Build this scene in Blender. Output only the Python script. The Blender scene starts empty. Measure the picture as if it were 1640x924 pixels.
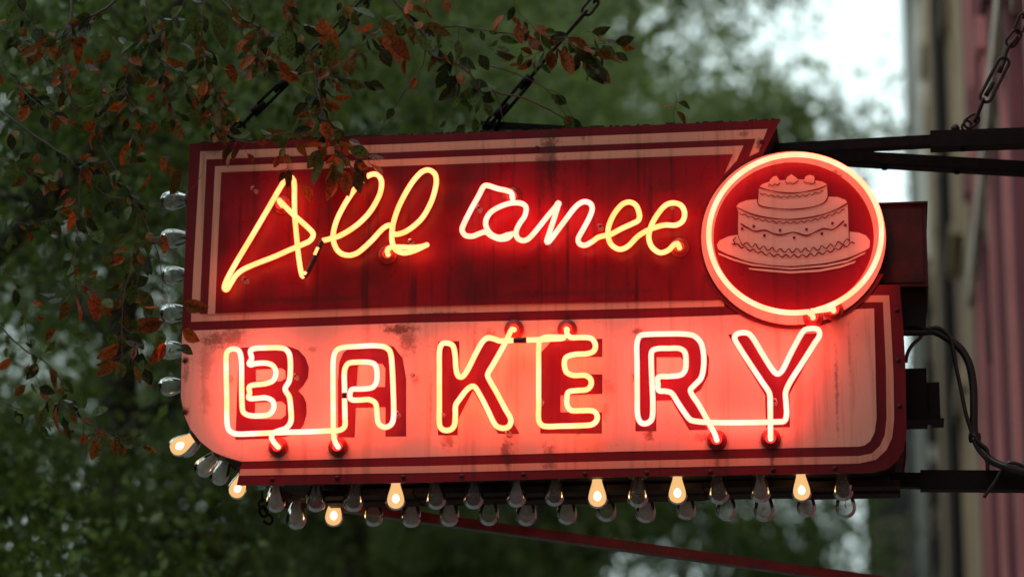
import bpy, math, random
import numpy as np
from mathutils import Vector, Matrix
from mathutils.geometry import tessellate_polygon
random.seed(7); rng = np.random.default_rng(7)
PI = math.pi
scn = bpy.context.scene
COL = scn.collection

# ------------------------------------------------------------------ camera
F_PX, YAW, PITCH, ROLL = 4431.07, 0.135695, 0.248527, 0.0039745
CAM = np.array([0.0, -7.83, 1.6])
_f = np.array([-math.sin(YAW)*math.cos(PITCH), math.cos(YAW)*math.cos(PITCH), math.sin(PITCH)])
_r = np.array([math.cos(YAW), math.sin(YAW), 0.0])
_u = np.cross(_r, _f)
CR = _r*math.cos(ROLL) + _u*math.sin(ROLL)
CU = -_r*math.sin(ROLL) + _u*math.cos(ROLL)
cam_d = bpy.data.cameras.new('camera'); cam = bpy.data.objects.new('camera', cam_d); COL.objects.link(cam)
M = Matrix(((CR[0], CU[0], -_f[0], CAM[0]), (CR[1], CU[1], -_f[1], CAM[1]), (CR[2], CU[2], -_f[2], CAM[2]), (0, 0, 0, 1)))
cam.matrix_world = M
cam_d.sensor_width = 36.0; cam_d.lens = F_PX/1640*36
cam_d.clip_start = 0.1; cam_d.clip_end = 3000
cam_d.dof.use_dof = True; cam_d.dof.focus_distance = 8.02; cam_d.dof.aperture_fstop = 1.75
cam_d.dof.aperture_blades = 0
scn.camera = cam

# ------------------------------------------------------------------ world, sun, exposure
SUN_EL, SUN_ROT = math.radians(52), math.radians(200)
w = bpy.data.worlds.new('World'); scn.world = w; w.use_nodes = True
wn = w.node_tree.nodes; wl = w.node_tree.links
for n in list(wn): wn.remove(n)
sky = wn.new('ShaderNodeTexSky'); sky.sky_type = 'NISHITA'; sky.sun_disc = False
sky.sun_elevation = SUN_EL; sky.sun_rotation = SUN_ROT; sky.air_density = 1.0; sky.dust_density = 4.0
mixw = wn.new('ShaderNodeMixRGB'); mixw.inputs['Fac'].default_value = 0.92
mixw.inputs['Color2'].default_value = (13.0, 15.8, 15.6, 1)          # the closed cloud layer
bg = wn.new('ShaderNodeBackground'); bg.inputs['Strength'].default_value = 0.1
wo = wn.new('ShaderNodeOutputWorld')
wl.new(sky.outputs[0], mixw.inputs['Color1']); wl.new(mixw.outputs[0], bg.inputs[0]); wl.new(bg.outputs[0], wo.inputs[0])
sl = bpy.data.lights.new('sun', 'SUN'); sl.energy = 0.5; sl.angle = math.radians(20); sl.color = (1, 0.96, 0.9)
so = bpy.data.objects.new('sun', sl); COL.objects.link(so)
so.rotation_euler = (math.radians(90)-SUN_EL, 0, PI - SUN_ROT)
vs = scn.view_settings
scn.display_settings.display_device = 'sRGB'
vs.view_transform = 'Standard'; vs.look = 'None'; vs.exposure = 0.0; vs.gamma = 1.0; vs.use_curve_mapping = False
cy = scn.cycles
cy.use_denoising = True; cy.max_bounces = 7; cy.diffuse_bounces = 4; cy.glossy_bounces = 3
cy.transparent_max_bounces = 12; cy.transmission_bounces = 6; cy.caustics_reflective = False; cy.caustics_refractive = False
cy.sample_clamp_indirect = 4.0; cy.use_light_tree = True

# ------------------------------------------------------------------ helpers
def U(px, py, y=0.0):
    """point on the plane Y=y seen at photo pixel (px,py)"""
    d = _f + CR*(px-820)/F_PX - CU*(py-462)/F_PX
    return CAM + d*((y-CAM[1])/d[1])
def UX(px, py, X):
    d = _f + CR*(px-820)/F_PX - CU*(py-462)/F_PX
    return CAM + d*((X-CAM[0])/d[0])

def tag(o, label=None, cat=None, group=None, kind=None):
    if label: o['label'] = label
    if cat: o['category'] = cat
    if group: o['group'] = group
    if kind: o['kind'] = kind
    return o
def empty(name, loc, label=None, cat=None, group=None):
    o = bpy.data.objects.new(name, None); COL.objects.link(o); o.location = loc; o.empty_display_size = 0.1
    return tag(o, label, cat, group)
class MB:
    def __init__(s, org=(0, 0, 0)): s.v = []; s.f = []; s.mi = []; s.org = np.array(org, float); s.m = 0
    def add(s, vs, fs):
        b = len(s.v); s.v += [tuple(map(float, x)) for x in vs]; s.f += [tuple(i+b for i in f) for f in fs]; s.mi += [s.m]*len(fs)
    def box(s, a, b):
        x0, y0, z0 = a; x1, y1, z1 = b
        s.add([(x0,y0,z0),(x1,y0,z0),(x1,y1,z0),(x0,y1,z0),(x0,y0,z1),(x1,y0,z1),(x1,y1,z1),(x0,y1,z1)],
              [(0,3,2,1),(4,5,6,7),(0,1,5,4),(1,2,6,5),(2,3,7,6),(3,0,4,7)])
    def bar(s, p, q, wy, wz, up=(0, 0, 1)):
        """rectangular bar from p to q"""
        p = np.array(p, float); q = np.array(q, float); d = q-p; d /= np.linalg.norm(d)
        sx = np.cross(d, np.array(up, float)); sx /= np.linalg.norm(sx); uz = np.cross(sx, d)
        vs = [c+sx*a*wy/2+uz*b*wz/2 for c in (p, q) for a, b in ((-1,-1),(1,-1),(1,1),(-1,1))]
        s.add(vs, [(0,1,2,3),(7,6,5,4),(0,4,5,1),(1,5,6,2),(2,6,7,3),(3,7,4,0)])
    def tube(s, pts, r, n=10, cap=True):
        pts = [np.array(p, float) for p in pts]
        rr = list(r) if hasattr(r, '__len__') else [r]*len(pts)
        keep = [0]+[i for i in range(1, len(pts)) if np.linalg.norm(pts[i]-pts[i-1]) > 1e-6]
        pts = [pts[i] for i in keep]; rr = [rr[i] for i in keep]; N = len(pts)
        if N < 2: return
        tprev = None; vs = []; nx = None
        for i in range(N):
            t = pts[min(i+1, N-1)]-pts[max(i-1, 0)]; L = np.linalg.norm(t); t = t/L if L > 1e-9 else (tprev if tprev is not None else np.array([0, 0, 1.0]))
            if nx is None:
                a = np.array([0, 0, 1.0]) if abs(t[2]) < 0.9 else np.array([0, 1.0, 0])
                nx = np.cross(t, a)
            nx = nx - t*np.dot(nx, t); nx /= max(np.linalg.norm(nx), 1e-9); ny = np.cross(t, nx); tprev = t
            for k in range(n):
                a = 2*PI*k/n; vs.append(pts[i]+(nx*math.cos(a)+ny*math.sin(a))*rr[i])
        fs = [(i*n+k, i*n+(k+1) % n, (i+1)*n+(k+1) % n, (i+1)*n+k) for i in range(N-1) for k in range(n)]
        if cap: fs += [tuple(range(n-1, -1, -1)), tuple(range((N-1)*n, N*n))]
        s.add(vs, fs)
    def lathe(s, prof, c=(0, 0, 0), axis=(0, 0, 1), n=16):
        """prof: list of (radius, height along axis)"""
        ax = np.array(axis, float); ax /= np.linalg.norm(ax)
        a = np.array([0, 0, 1.0]) if abs(ax[2]) < 0.9 else np.array([0, 1.0, 0])
        e1 = np.cross(ax, a); e1 /= np.linalg.norm(e1); e2 = np.cross(ax, e1); c = np.array(c, float)
        vs = [c+ax*h+(e1*math.cos(2*PI*k/n)+e2*math.sin(2*PI*k/n))*max(r, 1e-4) for r, h in prof for k in range(n)]
        fs = [(i*n+k, i*n+(k+1) % n, (i+1)*n+(k+1) % n, (i+1)*n+k) for i in range(len(prof)-1) for k in range(n)]
        s.add(vs, fs)
    def poly(s, loops):
        """flat filled polygon; loops = [outer, hole...] of 3D points"""
        flat = [p for L in loops for p in L]
        tris = tessellate_polygon([[Vector(p) for p in L] for L in loops])
        s.add(flat, [tuple(t) for t in tris])
    def build(s, name, mats, parent=None, smooth=False, loc=None):
        me = bpy.data.meshes.new(name)
        me.from_pydata([tuple(np.array(v)-s.org) for v in s.v], [], s.f)
        mats = mats if isinstance(mats, (list, tuple)) else [mats]
        for m in mats: me.materials.append(m)
        if max(s.mi, default=0): me.polygons.foreach_set('material_index', s.mi)
        if smooth: me.polygons.foreach_set('use_smooth', [True]*len(me.polygons))
        me.update()
        o = bpy.data.objects.new(name, me); COL.objects.link(o)
        if parent is not None: o.parent = parent
        if loc is not None: o.location = loc
        return o
def fixn(o):
    import bmesh
    bm = bmesh.new(); bm.from_mesh(o.data); bmesh.ops.recalc_face_normals(bm, faces=bm.faces); bm.to_mesh(o.data); bm.free(); return o
def catmull(P, n=6, closed=False):
    P = [np.array(p, float) for p in P]; out = []; N = len(P)
    for i in range(N-1 if not closed else N):
        g = (lambda k: P[k % N]) if closed else (lambda k: P[max(0, min(N-1, k))])
        a, b, c, d = g(i-1), g(i), g(i+1), g(i+2)
        # centripetal-ish: shorten tangents so tight bends do not overshoot
        L = np.linalg.norm(c-b); m1 = (c-a); m2 = (d-b)
        m1 = m1/max(np.linalg.norm(m1), 1e-9)*L*0.9; m2 = m2/max(np.linalg.norm(m2), 1e-9)*L*0.9
        for k in range(n):
            t = k/n; h00 = 2*t**3-3*t*t+1; h10 = t**3-2*t*t+t; h01 = -2*t**3+3*t*t; h11 = t**3-t*t
            out.append(h00*b+h10*m1+h01*c+h11*m2)
    if not closed: out.append(P[-1])
    return out

# ------------------------------------------------------------------ materials
def newmat(name):
    m = bpy.data.materials.new(name); m.use_nodes = True; nt = m.node_tree
    for n in list(nt.nodes): nt.nodes.remove(n)
    out = nt.nodes.new('ShaderNodeOutputMaterial'); return m, nt, out
class NT:
    def __init__(s, nt): s.nt = nt
    def n(s, t, **k):
        x = s.nt.nodes.new(t)
        for a, b in k.items(): setattr(x, a, b)
        return x
    def l(s, a, b): s.nt.links.new(a, b)
    def math(s, op, a, b=None, clamp=False):
        x = s.n('ShaderNodeMath', operation=op); x.use_clamp = clamp
        for i, q in enumerate((a, b)):
            if q is None: continue
            if isinstance(q, (int, float)): x.inputs[i].default_value = q
            else: s.l(q, x.inputs[i])
        return x.outputs[0]
    def noise(s, co, scale, sc=(1, 1, 1), detail=4, rough=0.55):
        mp = s.n('ShaderNodeMapping'); mp.inputs['Scale'].default_value = sc; s.l(co, mp.inputs['Vector'])
        x = s.n('ShaderNodeTexNoise'); x.inputs['Scale'].default_value = scale; x.inputs['Detail'].default_value = detail
        x.inputs['Roughness'].default_value = rough; s.l(mp.outputs[0], x.inputs['Vector']); return x.outputs['Fac']
    def ramp(s, v, a, b, c0=0.0, c1=1.0):
        x = s.n('ShaderNodeMapRange'); x.interpolation_type = 'SMOOTHSTEP'
        x.inputs['From Min'].default_value = a; x.inputs['From Max'].default_value = b
        x.inputs['To Min'].default_value = c0; x.inputs['To Max'].default_value = c1
        s.l(v, x.inputs['Value']); return x.outputs[0]
    def mix(s, f, a, b, mode='MIX'):
        x = s.n('ShaderNodeMixRGB', blend_type=mode)
        for i, q in ((0, f), (1, a), (2, b)):
            if isinstance(q, (int, float)): x.inputs[i].default_value = q
            elif isinstance(q, tuple): x.inputs[i].default_value = (*q, 1)
            else: s.l(q, x.inputs[i])
        return x.outputs[0]
def obj_co(t): return t.n('ShaderNodeTexCoord').outputs['Object']

def plain(name, col, rough=0.6, metal=0.0, col2=None, scale=30, bump=0.0, spec=0.5):
    m, nt, out = newmat(name); t = NT(nt); co = obj_co(t)
    b = t.n('ShaderNodeBsdfPrincipled'); b.inputs['Roughness'].default_value = rough; b.inputs['Metallic'].default_value = metal
    b.inputs['Specular IOR Level'].default_value = spec
    nz = t.noise(co, scale, detail=6)
    c = t.mix(t.ramp(nz, 0.35, 0.68), col, col2 or tuple(x*0.65 for x in col)); t.l(c, b.inputs['Base Color'])
    if bump:
        bp = t.n('ShaderNodeBump'); bp.inputs['Strength'].default_value = bump; bp.inputs['Distance'].default_value = 0.004
        t.l(t.noise(co, scale*3, detail=5), bp.inputs['Height']); t.l(bp.outputs[0], b.inputs['Normal'])
    t.l(b.outputs[0], out.inputs[0]); return m

BASE = Vector((-0.95, 0.15, 3.0))            # foot of the sign
def L2(px, py):                                # photo pixel -> local sign coordinate on its face
    p = U(px, py, 0.0); return (p[0]-BASE.x, p[2]-BASE.z)

# rust and grime spots of the painted face: pixel, radius x, radius z (metres), strength
STAINS = [(345, 545, .050, .030, .7), (372, 540, .04, .045, .6), (640, 528, .055, .022, .85), (652, 545, .03, .05, .6), (700, 503, .09, .008, .6),
          (530, 740, .02, .01, .5), (358, 738, .022, .014, .9), (718, 705, .022, .03, .6), (812, 725, .02, .05, .7), (812, 690, .02, .012, .9), (880, 735, .022, .055, .6),
          (928, 690, .02, .01, .8), (975, 620, .02, .03, .35), (968, 660, .016, .03, .35), (885, 540, .03, .02, .4), (783, 533, .02, .015, .6),
          (1040, 695, .018, .02, .8), (1125, 700, .03, .018, .5), (1021, 530, .02, .012, .7), (1045, 546, .012, .012, .7),
          (446, 722, .035, .03, .6), (541, 722, .03, .03, .6), (448, 745, .02, .04, .35), (826, 530, .03, .03, .5), (907, 530, .028, .028, .5),
          (1149, 712, .03, .03, .5), (1235, 710, .03, .03, .6), (1236, 735, .008, .05, .7), (1149, 745, .01, .04, .5), (297, 578, .016, .016, .9), (296, 660, .016, .016, .9),
          (298, 600, .012, .03, .5), (884, 250, .022, .11, .75), (868, 300, .012, .10, .5), (905, 320, .010, .12, .4), (935, 215, .006, .03, .5), (745, 430, .03, .05, .5), (640, 300, .02, .06, .4), (720, 320, .05, .03, .35), (410, 350, .03, .08, .3), (990, 380, .012, .03, .5), (1060, 300, .05, .03, .45), (1005, 440, .008, .12, .4), (835, 440, .03, .03, .4), (500, 480, .25, .012, .5), (900, 470, .3, .012, .45), (700, 290, .25, .010, .3),
          (690, 640, .005, .10, .4), (1020, 590, .005, .12, .35), (1340, 620, .006, .14, .5), (1360, 560, .005, .10, .35), (760, 560, .006, .06, .3), (330, 640, .02, .05, .25), (500, 560, .02, .01, .4), (1244, 213, .016, .01, .5), (1215, 232, .012, .02, .8), (880, 232, .035, .05, .75), (872, 262, .03, .05, .6), (1190, 215, .02, .01, .5),
          (560, 233, .05, .006, .6), (330, 575, .03, .07, .3), (345, 240, .03, .02, .5), (1262, 268, .04, .01, .7), (1340, 285, .02, .02, .8), (1332, 296, .01, .01, .9)]
def stain_mask(t, co, only=None):
    """irregular blotches round the listed spots"""
    nz = t.n('ShaderNodeTexNoise'); nz.inputs['Scale'].default_value = 60; nz.inputs['Detail'].default_value = 9; nz.inputs['Roughness'].default_value = 0.7
    t.l(co, nz.inputs['Vector'])
    nf = t.math('SUBTRACT', nz.outputs['Fac'], 0.5)
    acc = None
    for (px, py, rx, rz, st) in STAINS:
        x, z = L2(px, py)
        mp = t.n('ShaderNodeMapping'); mp.vector_type = 'POINT'
        mp.inputs['Location'].default_value = (-x/rx, 0, -z/rz); mp.inputs['Scale'].default_value = (1/rx, 0, 1/rz)
        t.l(co, mp.inputs['Vector'])
        ln = t.n('ShaderNodeVectorMath', operation='LENGTH'); t.l(mp.outputs[0], ln.inputs[0])
        d = t.math('ADD', ln.outputs['Value'], t.math('MULTIPLY', nf, 3.2))
        v = t.ramp(d, 1.15, 0.25, 0.0, st)
        acc = v if acc is None else t.math('MAXIMUM', acc, v)
    return acc
def painted(name, base, alt, grime, rust, rough, streak=0.5, alt_amt=0.5, spots=True, speck=0.5):
    m, nt, out = newmat(name); t = NT(nt); co = obj_co(t)
    b = t.n('ShaderNodeBsdfPrincipled'); b.inputs['Specular IOR Level'].default_value = 0.22
    col = t.mix(t.ramp(t.noise(co, 3.2, detail=5), 0.35, 0.7, 0, alt_amt), base, alt)
    st = t.noise(co, 9, (4.2, 1, 0.22), detail=5, rough=0.6)                 # rain streaks down the face
    col = t.mix(t.ramp(st, 0.50, 0.72, 0, streak), col, grime)
    st2 = t.noise(co, 34, (3.0, 1, 0.12), detail=3, rough=0.6)
    col = t.mix(t.ramp(st2, 0.60, 0.75, 0, streak*0.6), col, grime)
    sp = t.noise(co, 120, detail=4, rough=0.7)
    patch = t.ramp(t.noise(co, 5, detail=3), 0.48, 0.66)
    col = t.mix(t.math('MULTIPLY', t.ramp(sp, 0.62, 0.70, 0, speck), patch), col, rust)
    if spots:
        sm = stain_mask(t, co)
        col = t.mix(sm, col, rust)
    t.l(col, b.inputs['Base Color'])
    r = t.ramp(t.noise(co, 14, detail=5), 0.3, 0.7, rough-0.1, rough+0.15); t.l(r, b.inputs['Roughness'])
    bp = t.n('ShaderNodeBump'); bp.inputs['Strength'].default_value = 0.25; bp.inputs['Distance'].default_value = 0.002
    t.l(t.noise(co, 22, detail=6), bp.inputs['Height']); t.l(bp.outputs[0], b.inputs['Normal'])
    t.l(b.outputs[0], out.inputs[0]); return m

M_CREAM = painted('cream_paint', (.76, .50, .39), (.66, .41, .31), (.48, .28, .20), (.11, .028, .018), 0.45, 0.6, 0.6, speck=.75)
M_CREAM_STRIPE = painted('cream_stripe_paint', (.70, .38, .27), (.58, .30, .21), (.30, .14, .10), (.10, .035, .022), 0.45, 0.55, 0.6, speck=.5)
M_RED = painted('dark_red_paint', (.17, .005, .013), (.10, .004, .009), (.045, .006, .007), (.05, .02, .015), 0.38, 0.6, 0.8)
M_FIELD = painted('crimson_field_paint', (.28, .0035, .013), (.11, .003, .007), (.045, .004, .006), (.05, .008, .008), 0.36, 0.85, 1.0, speck=.8)
M_DISC = painted('crimson_disc_paint', (.27, .004, .017), (.20, .004, .012), (.12, .005, .008), (.09, .012, .012), 0.36, 0.4, 0.8, spots=False, speck=.4)
M_LETTER = painted('red_letter_paint', (.125, .0045, .020), (.09, .004, .015), (.20, .01, .015), (.09, .02, .015), 0.4, 0.35, 0.7)
M_LINE = painted('maroon_line_paint', (.20, .006, .010), (.30, .03, .03), (.12, .008, .010), (.06, .02, .015), 0.5, 0.3, 0.6, spots=False)
M_CAKE = painted('pale_cake_paint', (.88, .56, .44), (.80, .48, .37), (.60, .34, .25), (.2, .06, .04), 0.5, 0.3, 0.6, spots=False, speck=.2)
M_BLACK = plain('black_iron', (.007, .006, .006), 0.65, 0.0, (.012, .009, .008), 25, 0.3, .12)
M_RUSTY = plain('rusted_chain_iron', (.022, .017, .015), 0.5, 0.5, (.05, .03, .02), 60, 0.3)
M_CAB = plain('weathered_cabinet', (.040, .027, .020), 0.75, 0, (.012, .009, .008), 14, 0.6, .2)
M_MAROON = plain('maroon_box_paint', (.060, .012, .014), 0.6, 0, (.028, .010, .010), 16, 0.4, .25)
M_REDIRON = plain('red_iron_paint', (.40, .018, .020), 0.5, 0, (.24, .014, .014), 20, 0.4)
M_GREYIRON = plain('grey_flange_paint', (.16, .15, .14), 0.6, 0, (.09, .08, .075), 20, 0.3)
M_RUBBER = plain('black_cable_rubber', (.012, .012, .012), 0.35, 0, (.02, .02, .02), 40)
M_CUP = plain('red_porcelain_cup', (.30, .022, .025), 0.3, 0, (.20, .02, .02), 60)
M_SCREW = plain('rusty_screw', (.05, .022, .018), 0.6, 0.4, (.03, .015, .012), 90)
M_BRASS = plain('aged_brass_socket', (.12, .085, .05), 0.45, 0.6, (.05, .035, .02), 60)
M_TUBEBLK = plain('blocked_out_tube_paint', (.03, .008, .008), 0.5, 0, (.05, .01, .01), 90)
M_WIRE = plain('thin_wire', (.05, .045, .04), 0.5, 0.5)

def emis(name, col, s):
    m, nt, out = newmat(name); t = NT(nt)
    e = t.n('ShaderNodeEmission'); e.inputs['Color'].default_value = (*col, 1); e.inputs['Strength'].default_value = s
    t.l(e.outputs[0], out.inputs[0]); return m
NEON = 1.0
def neon(name, a, b, s):
    """glowing gas in coated glass: the coating varies a little along the tube"""
    m, nt, out = newmat(name); t = NT(nt); co = obj_co(t)
    e = t.n('ShaderNodeEmission'); e.inputs['Strength'].default_value = s*NEON
    t.l(t.mix(t.ramp(t.noise(co, 14, detail=4), 0.38, 0.62), a, b), e.inputs['Color'])
    t.l(e.outputs[0], out.inputs[0]); return m
M_NY = neon('neon_yellow_glow', (6.4, .90, .26), (6.4, 1.02, .40), 1)
M_NW = neon('neon_white_glow', (8.2, .93, .60), (8.2, 1.0, .80), 1)
M_NK = neon('neon_capital_yellow', (12.5, .96, .34), (12.5, 1.06, .52), 1)
M_NX = neon('neon_capital_white', (13, .96, .62), (13, 1.04, .84), 1)
M_NM = neon('neon_mixed_glow', (12.8, .98, .42), (13, 1.08, .85), 1)
M_NR = neon('neon_ring_glow', (10, .86, .42), (10, .98, .60), 1)

def glass(name, dust):
    m, nt, out = newmat(name); t = NT(nt); co = obj_co(t)
    tr = t.n('ShaderNodeBsdfTransparent'); tr.inputs['Color'].default_value = (.93, .94, .93, 1)
    gl = t.n('ShaderNodeBsdfGlossy'); gl.inputs['Roughness'].default_value = 0.06
    di = t.n('ShaderNodeBsdfTranslucent'); di.inputs['Color'].default_value = (.88, .88, .86, 1)
    di2 = t.n('ShaderNodeBsdfDiffuse'); di2.inputs['Color'].default_value = (.75, .75, .73, 1)
    ad = t.n('ShaderNodeMixShader'); ad.inputs[0].default_value = 0.5; t.l(di.outputs[0], ad.inputs[1]); t.l(di2.outputs[0], ad.inputs[2])
    m1 = t.n('ShaderNodeMixShader'); t.l(t.ramp(t.noise(co, 25, detail=3), 0.3, 0.75, dust*0.8, dust*1.25), m1.inputs[0])
    t.l(tr.outputs[0], m1.inputs[1]); t.l(ad.outputs[0], m1.inputs[2])
    fr = t.n('ShaderNodeFresnel'); fr.inputs['IOR'].default_value = 1.45
    m2 = t.n('ShaderNodeMixShader'); t.l(fr.outputs[0], m2.inputs[0]); t.l(m1.outputs[0], m2.inputs[1]); t.l(gl.outputs[0], m2.inputs[2])
    t.l(m2.outputs[0], out.inputs[0]); return m
M_GLASS = glass('clear_bulb_glass', .12)
M_GLASS_D = glass('dusty_bulb_glass', .40)
def litglass(name):
    m, nt, out = newmat(name); t = NT(nt); co = obj_co(t)
    tr = t.n('ShaderNodeBsdfTransparent'); e = t.n('ShaderNodeEmission')
    e.inputs['Color'].default_value = (1.0, .56, .22, 1); e.inputs['Strength'].default_value = 1.0
    mx = t.n('ShaderNodeMixShader'); mx.inputs[0].default_value = 0.80; t.l(tr.outputs[0], mx.inputs[1]); t.l(e.outputs[0], mx.inputs[2])
    gl = t.n('ShaderNodeBsdfGlossy'); gl.inputs['Roughness'].default_value = 0.1
    fr = t.n('ShaderNodeFresnel'); fr.inputs['IOR'].default_value = 1.2
    m2 = t.n('ShaderNodeMixShader'); t.l(fr.outputs[0], m2.inputs[0]); t.l(mx.outputs[0], m2.inputs[1]); t.l(gl.outputs[0], m2.inputs[2])
    t.l(m2.outputs[0], out.inputs[0]); return m
M_LIT = litglass('glowing_bulb_glass')
M_HOT = emis('hot_filament', (1.0, .60, .26), 34)

def leafmat(name, trans=0.4, rough=0.35, spec=0.5, spots=.55):
    m, nt, out = newmat(name); t = NT(nt)
    at = t.n('ShaderNodeAttribute'); at.attribute_name = 'leafcol'
    b = t.n('ShaderNodeBsdfPrincipled'); b.inputs['Roughness'].default_value = rough; b.inputs['Specular IOR Level'].default_value = spec
    tl = t.n('ShaderNodeBsdfTranslucent'); mx = t.n('ShaderNodeMixShader'); mx.inputs[0].default_value = trans
    co = obj_co(t)
    c = t.mix(t.ramp(t.noise(co, 110, detail=5, rough=.7), 0.42, 0.66, 0, spots), at.outputs['Color'], t.mix(1.0, at.outputs['Color'], (.30, .32, .30), 'MULTIPLY'))
    t.l(c, b.inputs['Base Color']); t.l(c, tl.inputs['Color'])
    t.l(b.outputs[0], mx.inputs[1]); t.l(tl.outputs[0], mx.inputs[2]); t.l(mx.outputs[0], out.inputs[0]); return m
M_LEAF = leafmat('branch_leaf', .34, .42, .22, 1.0)
M_FAR = leafmat('crown_leaf', .45, .42, .45)
M_BARK = plain('dark_bark', (.035, .028, .022), 0.85, 0, (.018, .015, .012), 12, 0.8)
M_TWIG = plain('grey_brown_twig', (.06, .042, .032), 0.7, 0, (.10, .085, .07), 30)
M_TWIGR = plain('reddish_twig', (.16, .055, .04), 0.6, 0, (.10, .04, .03), 30)

# ------------------------------------------------------------------ setting: ground, road, pavement
def sheet(name, x0, x1, y0, y1, z, mat):
    m = MB(); m.add([(x0, y0, z), (x1, y0, z), (x1, y1, z), (x0, y1, z)], [(0, 1, 2, 3)])
    return tag(m.build(name, mat), kind='structure')
sheet('ground', -900, 900, -900, 900, -0.13, plain('soil_and_grass', (.05, .05, .035), .9, 0, (.03, .045, .02), 2))
sheet('road', -14, -6.0, -300, 500, -0.12, plain('asphalt', (.05, .05, .05), .85, 0, (.035, .035, .036), 8, .3))
m = MB(); m.box((-5.85, -120, -.129), (3, 300, 0)); tag(m.build('pavement', plain('concrete_paving', (.22, .21, .2), .8, 0, (.16, .155, .15), 3, .3)), kind='structure')
m = MB(); m.box((-6.0, -120, -.129), (-5.853, 300, 0.004)); tag(m.build('kerb', plain('kerb_stone', (.28, .27, .26), .75)), kind='structure')
m = MB()
for k in range(40): m.add([(-10.06, -100+k*9, -.116), (-9.94, -100+k*9, -.116), (-9.94, -96+k*9, -.116), (-10.06, -96+k*9, -.116)], [(0, 1, 2, 3)])
tag(m.build('road_markings', plain('road_paint', (.7, .7, .66), .7)), kind='structure')

# ------------------------------------------------------------------ buildings on the right, seen along their fronts
XW = 0.69
def D2Y(d): return d-7.83
def brickmat(name, c1, c2, mort):
    m, nt, out = newmat(name); t = NT(nt); co = obj_co(t)
    mp = t.n('ShaderNodeMapping'); mp.inputs['Rotation'].default_value = (0, PI/2, 0)
    sep = t.n('ShaderNodeSeparateXYZ'); cmb = t.n('ShaderNodeCombineXYZ'); t.l(co, sep.inputs[0])
    t.l(t.math('ADD', sep.outputs[1], sep.outputs[0]), cmb.inputs[0]); t.l(sep.outputs[2], cmb.inputs[1])
    br = t.n('ShaderNodeTexBrick'); br.inputs['Scale'].default_value = 1.0
    br.inputs['Brick Width'].default_value = .23; br.inputs['Row Height'].default_value = .075; br.inputs['Mortar Size'].default_value = .008
    br.inputs['Color1'].default_value = (*c1, 1); br.inputs['Color2'].default_value = (*c2, 1); br.inputs['Mortar'].default_value = (*mort, 1)
    t.l(cmb.outputs[0], br.inputs['Vector'])
    b = t.n('ShaderNodeBsdfPrincipled'); b.inputs['Roughness'].default_value = .85
    t.l(t.mix(t.ramp(t.noise(co, 1.2, detail=5), .4, .7, 0, .45), br.outputs[0], (.10, .07, .055)), b.inputs['Base Color'])
    t.l(b.outputs[0], out.inputs[0]); return m
M_PINK = plain('faded_pink_paint', (.60, .235, .235), .7, 0, (.46, .17, .17), 1.5, .2)
M_PINKD = plain('deep_pink_paint', (.22, .065, .08), .7, 0, (.16, .045, .06), 2)
M_BEIGE = plain('beige_trim', (.68, .60, .50), .7, 0, (.6, .5, .42), 3)
M_BRICK = brickmat('brown_brick', (.36, .19, .12), (.27, .14, .09), (.34, .28, .23))
M_TAN = plain('tan_stone', (.50, .38, .25), .8, 0, (.36, .27, .18), 1.2)
M_STONE = plain('pale_grey_stone', (.62, .60, .57), .8, 0, (.5, .48, .45), 1.2)
M_PLUM = plain('plum_paint', (.20, .055, .075), .7, 0, (.14, .04, .055), 2)
M_BROWN = plain('umber_paint', (.10, .062, .045), .8, 0, (.07, .045, .035), 2)
M_WIN = plain('dark_window_glass', (.02, .022, .025), .12, 0, (.015, .016, .02), 2)
M_DARKB = plain('near_black_render', (.014, .013, .012), .8, 0, (.009, .009, .009), 1, 0, .1)

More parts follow.
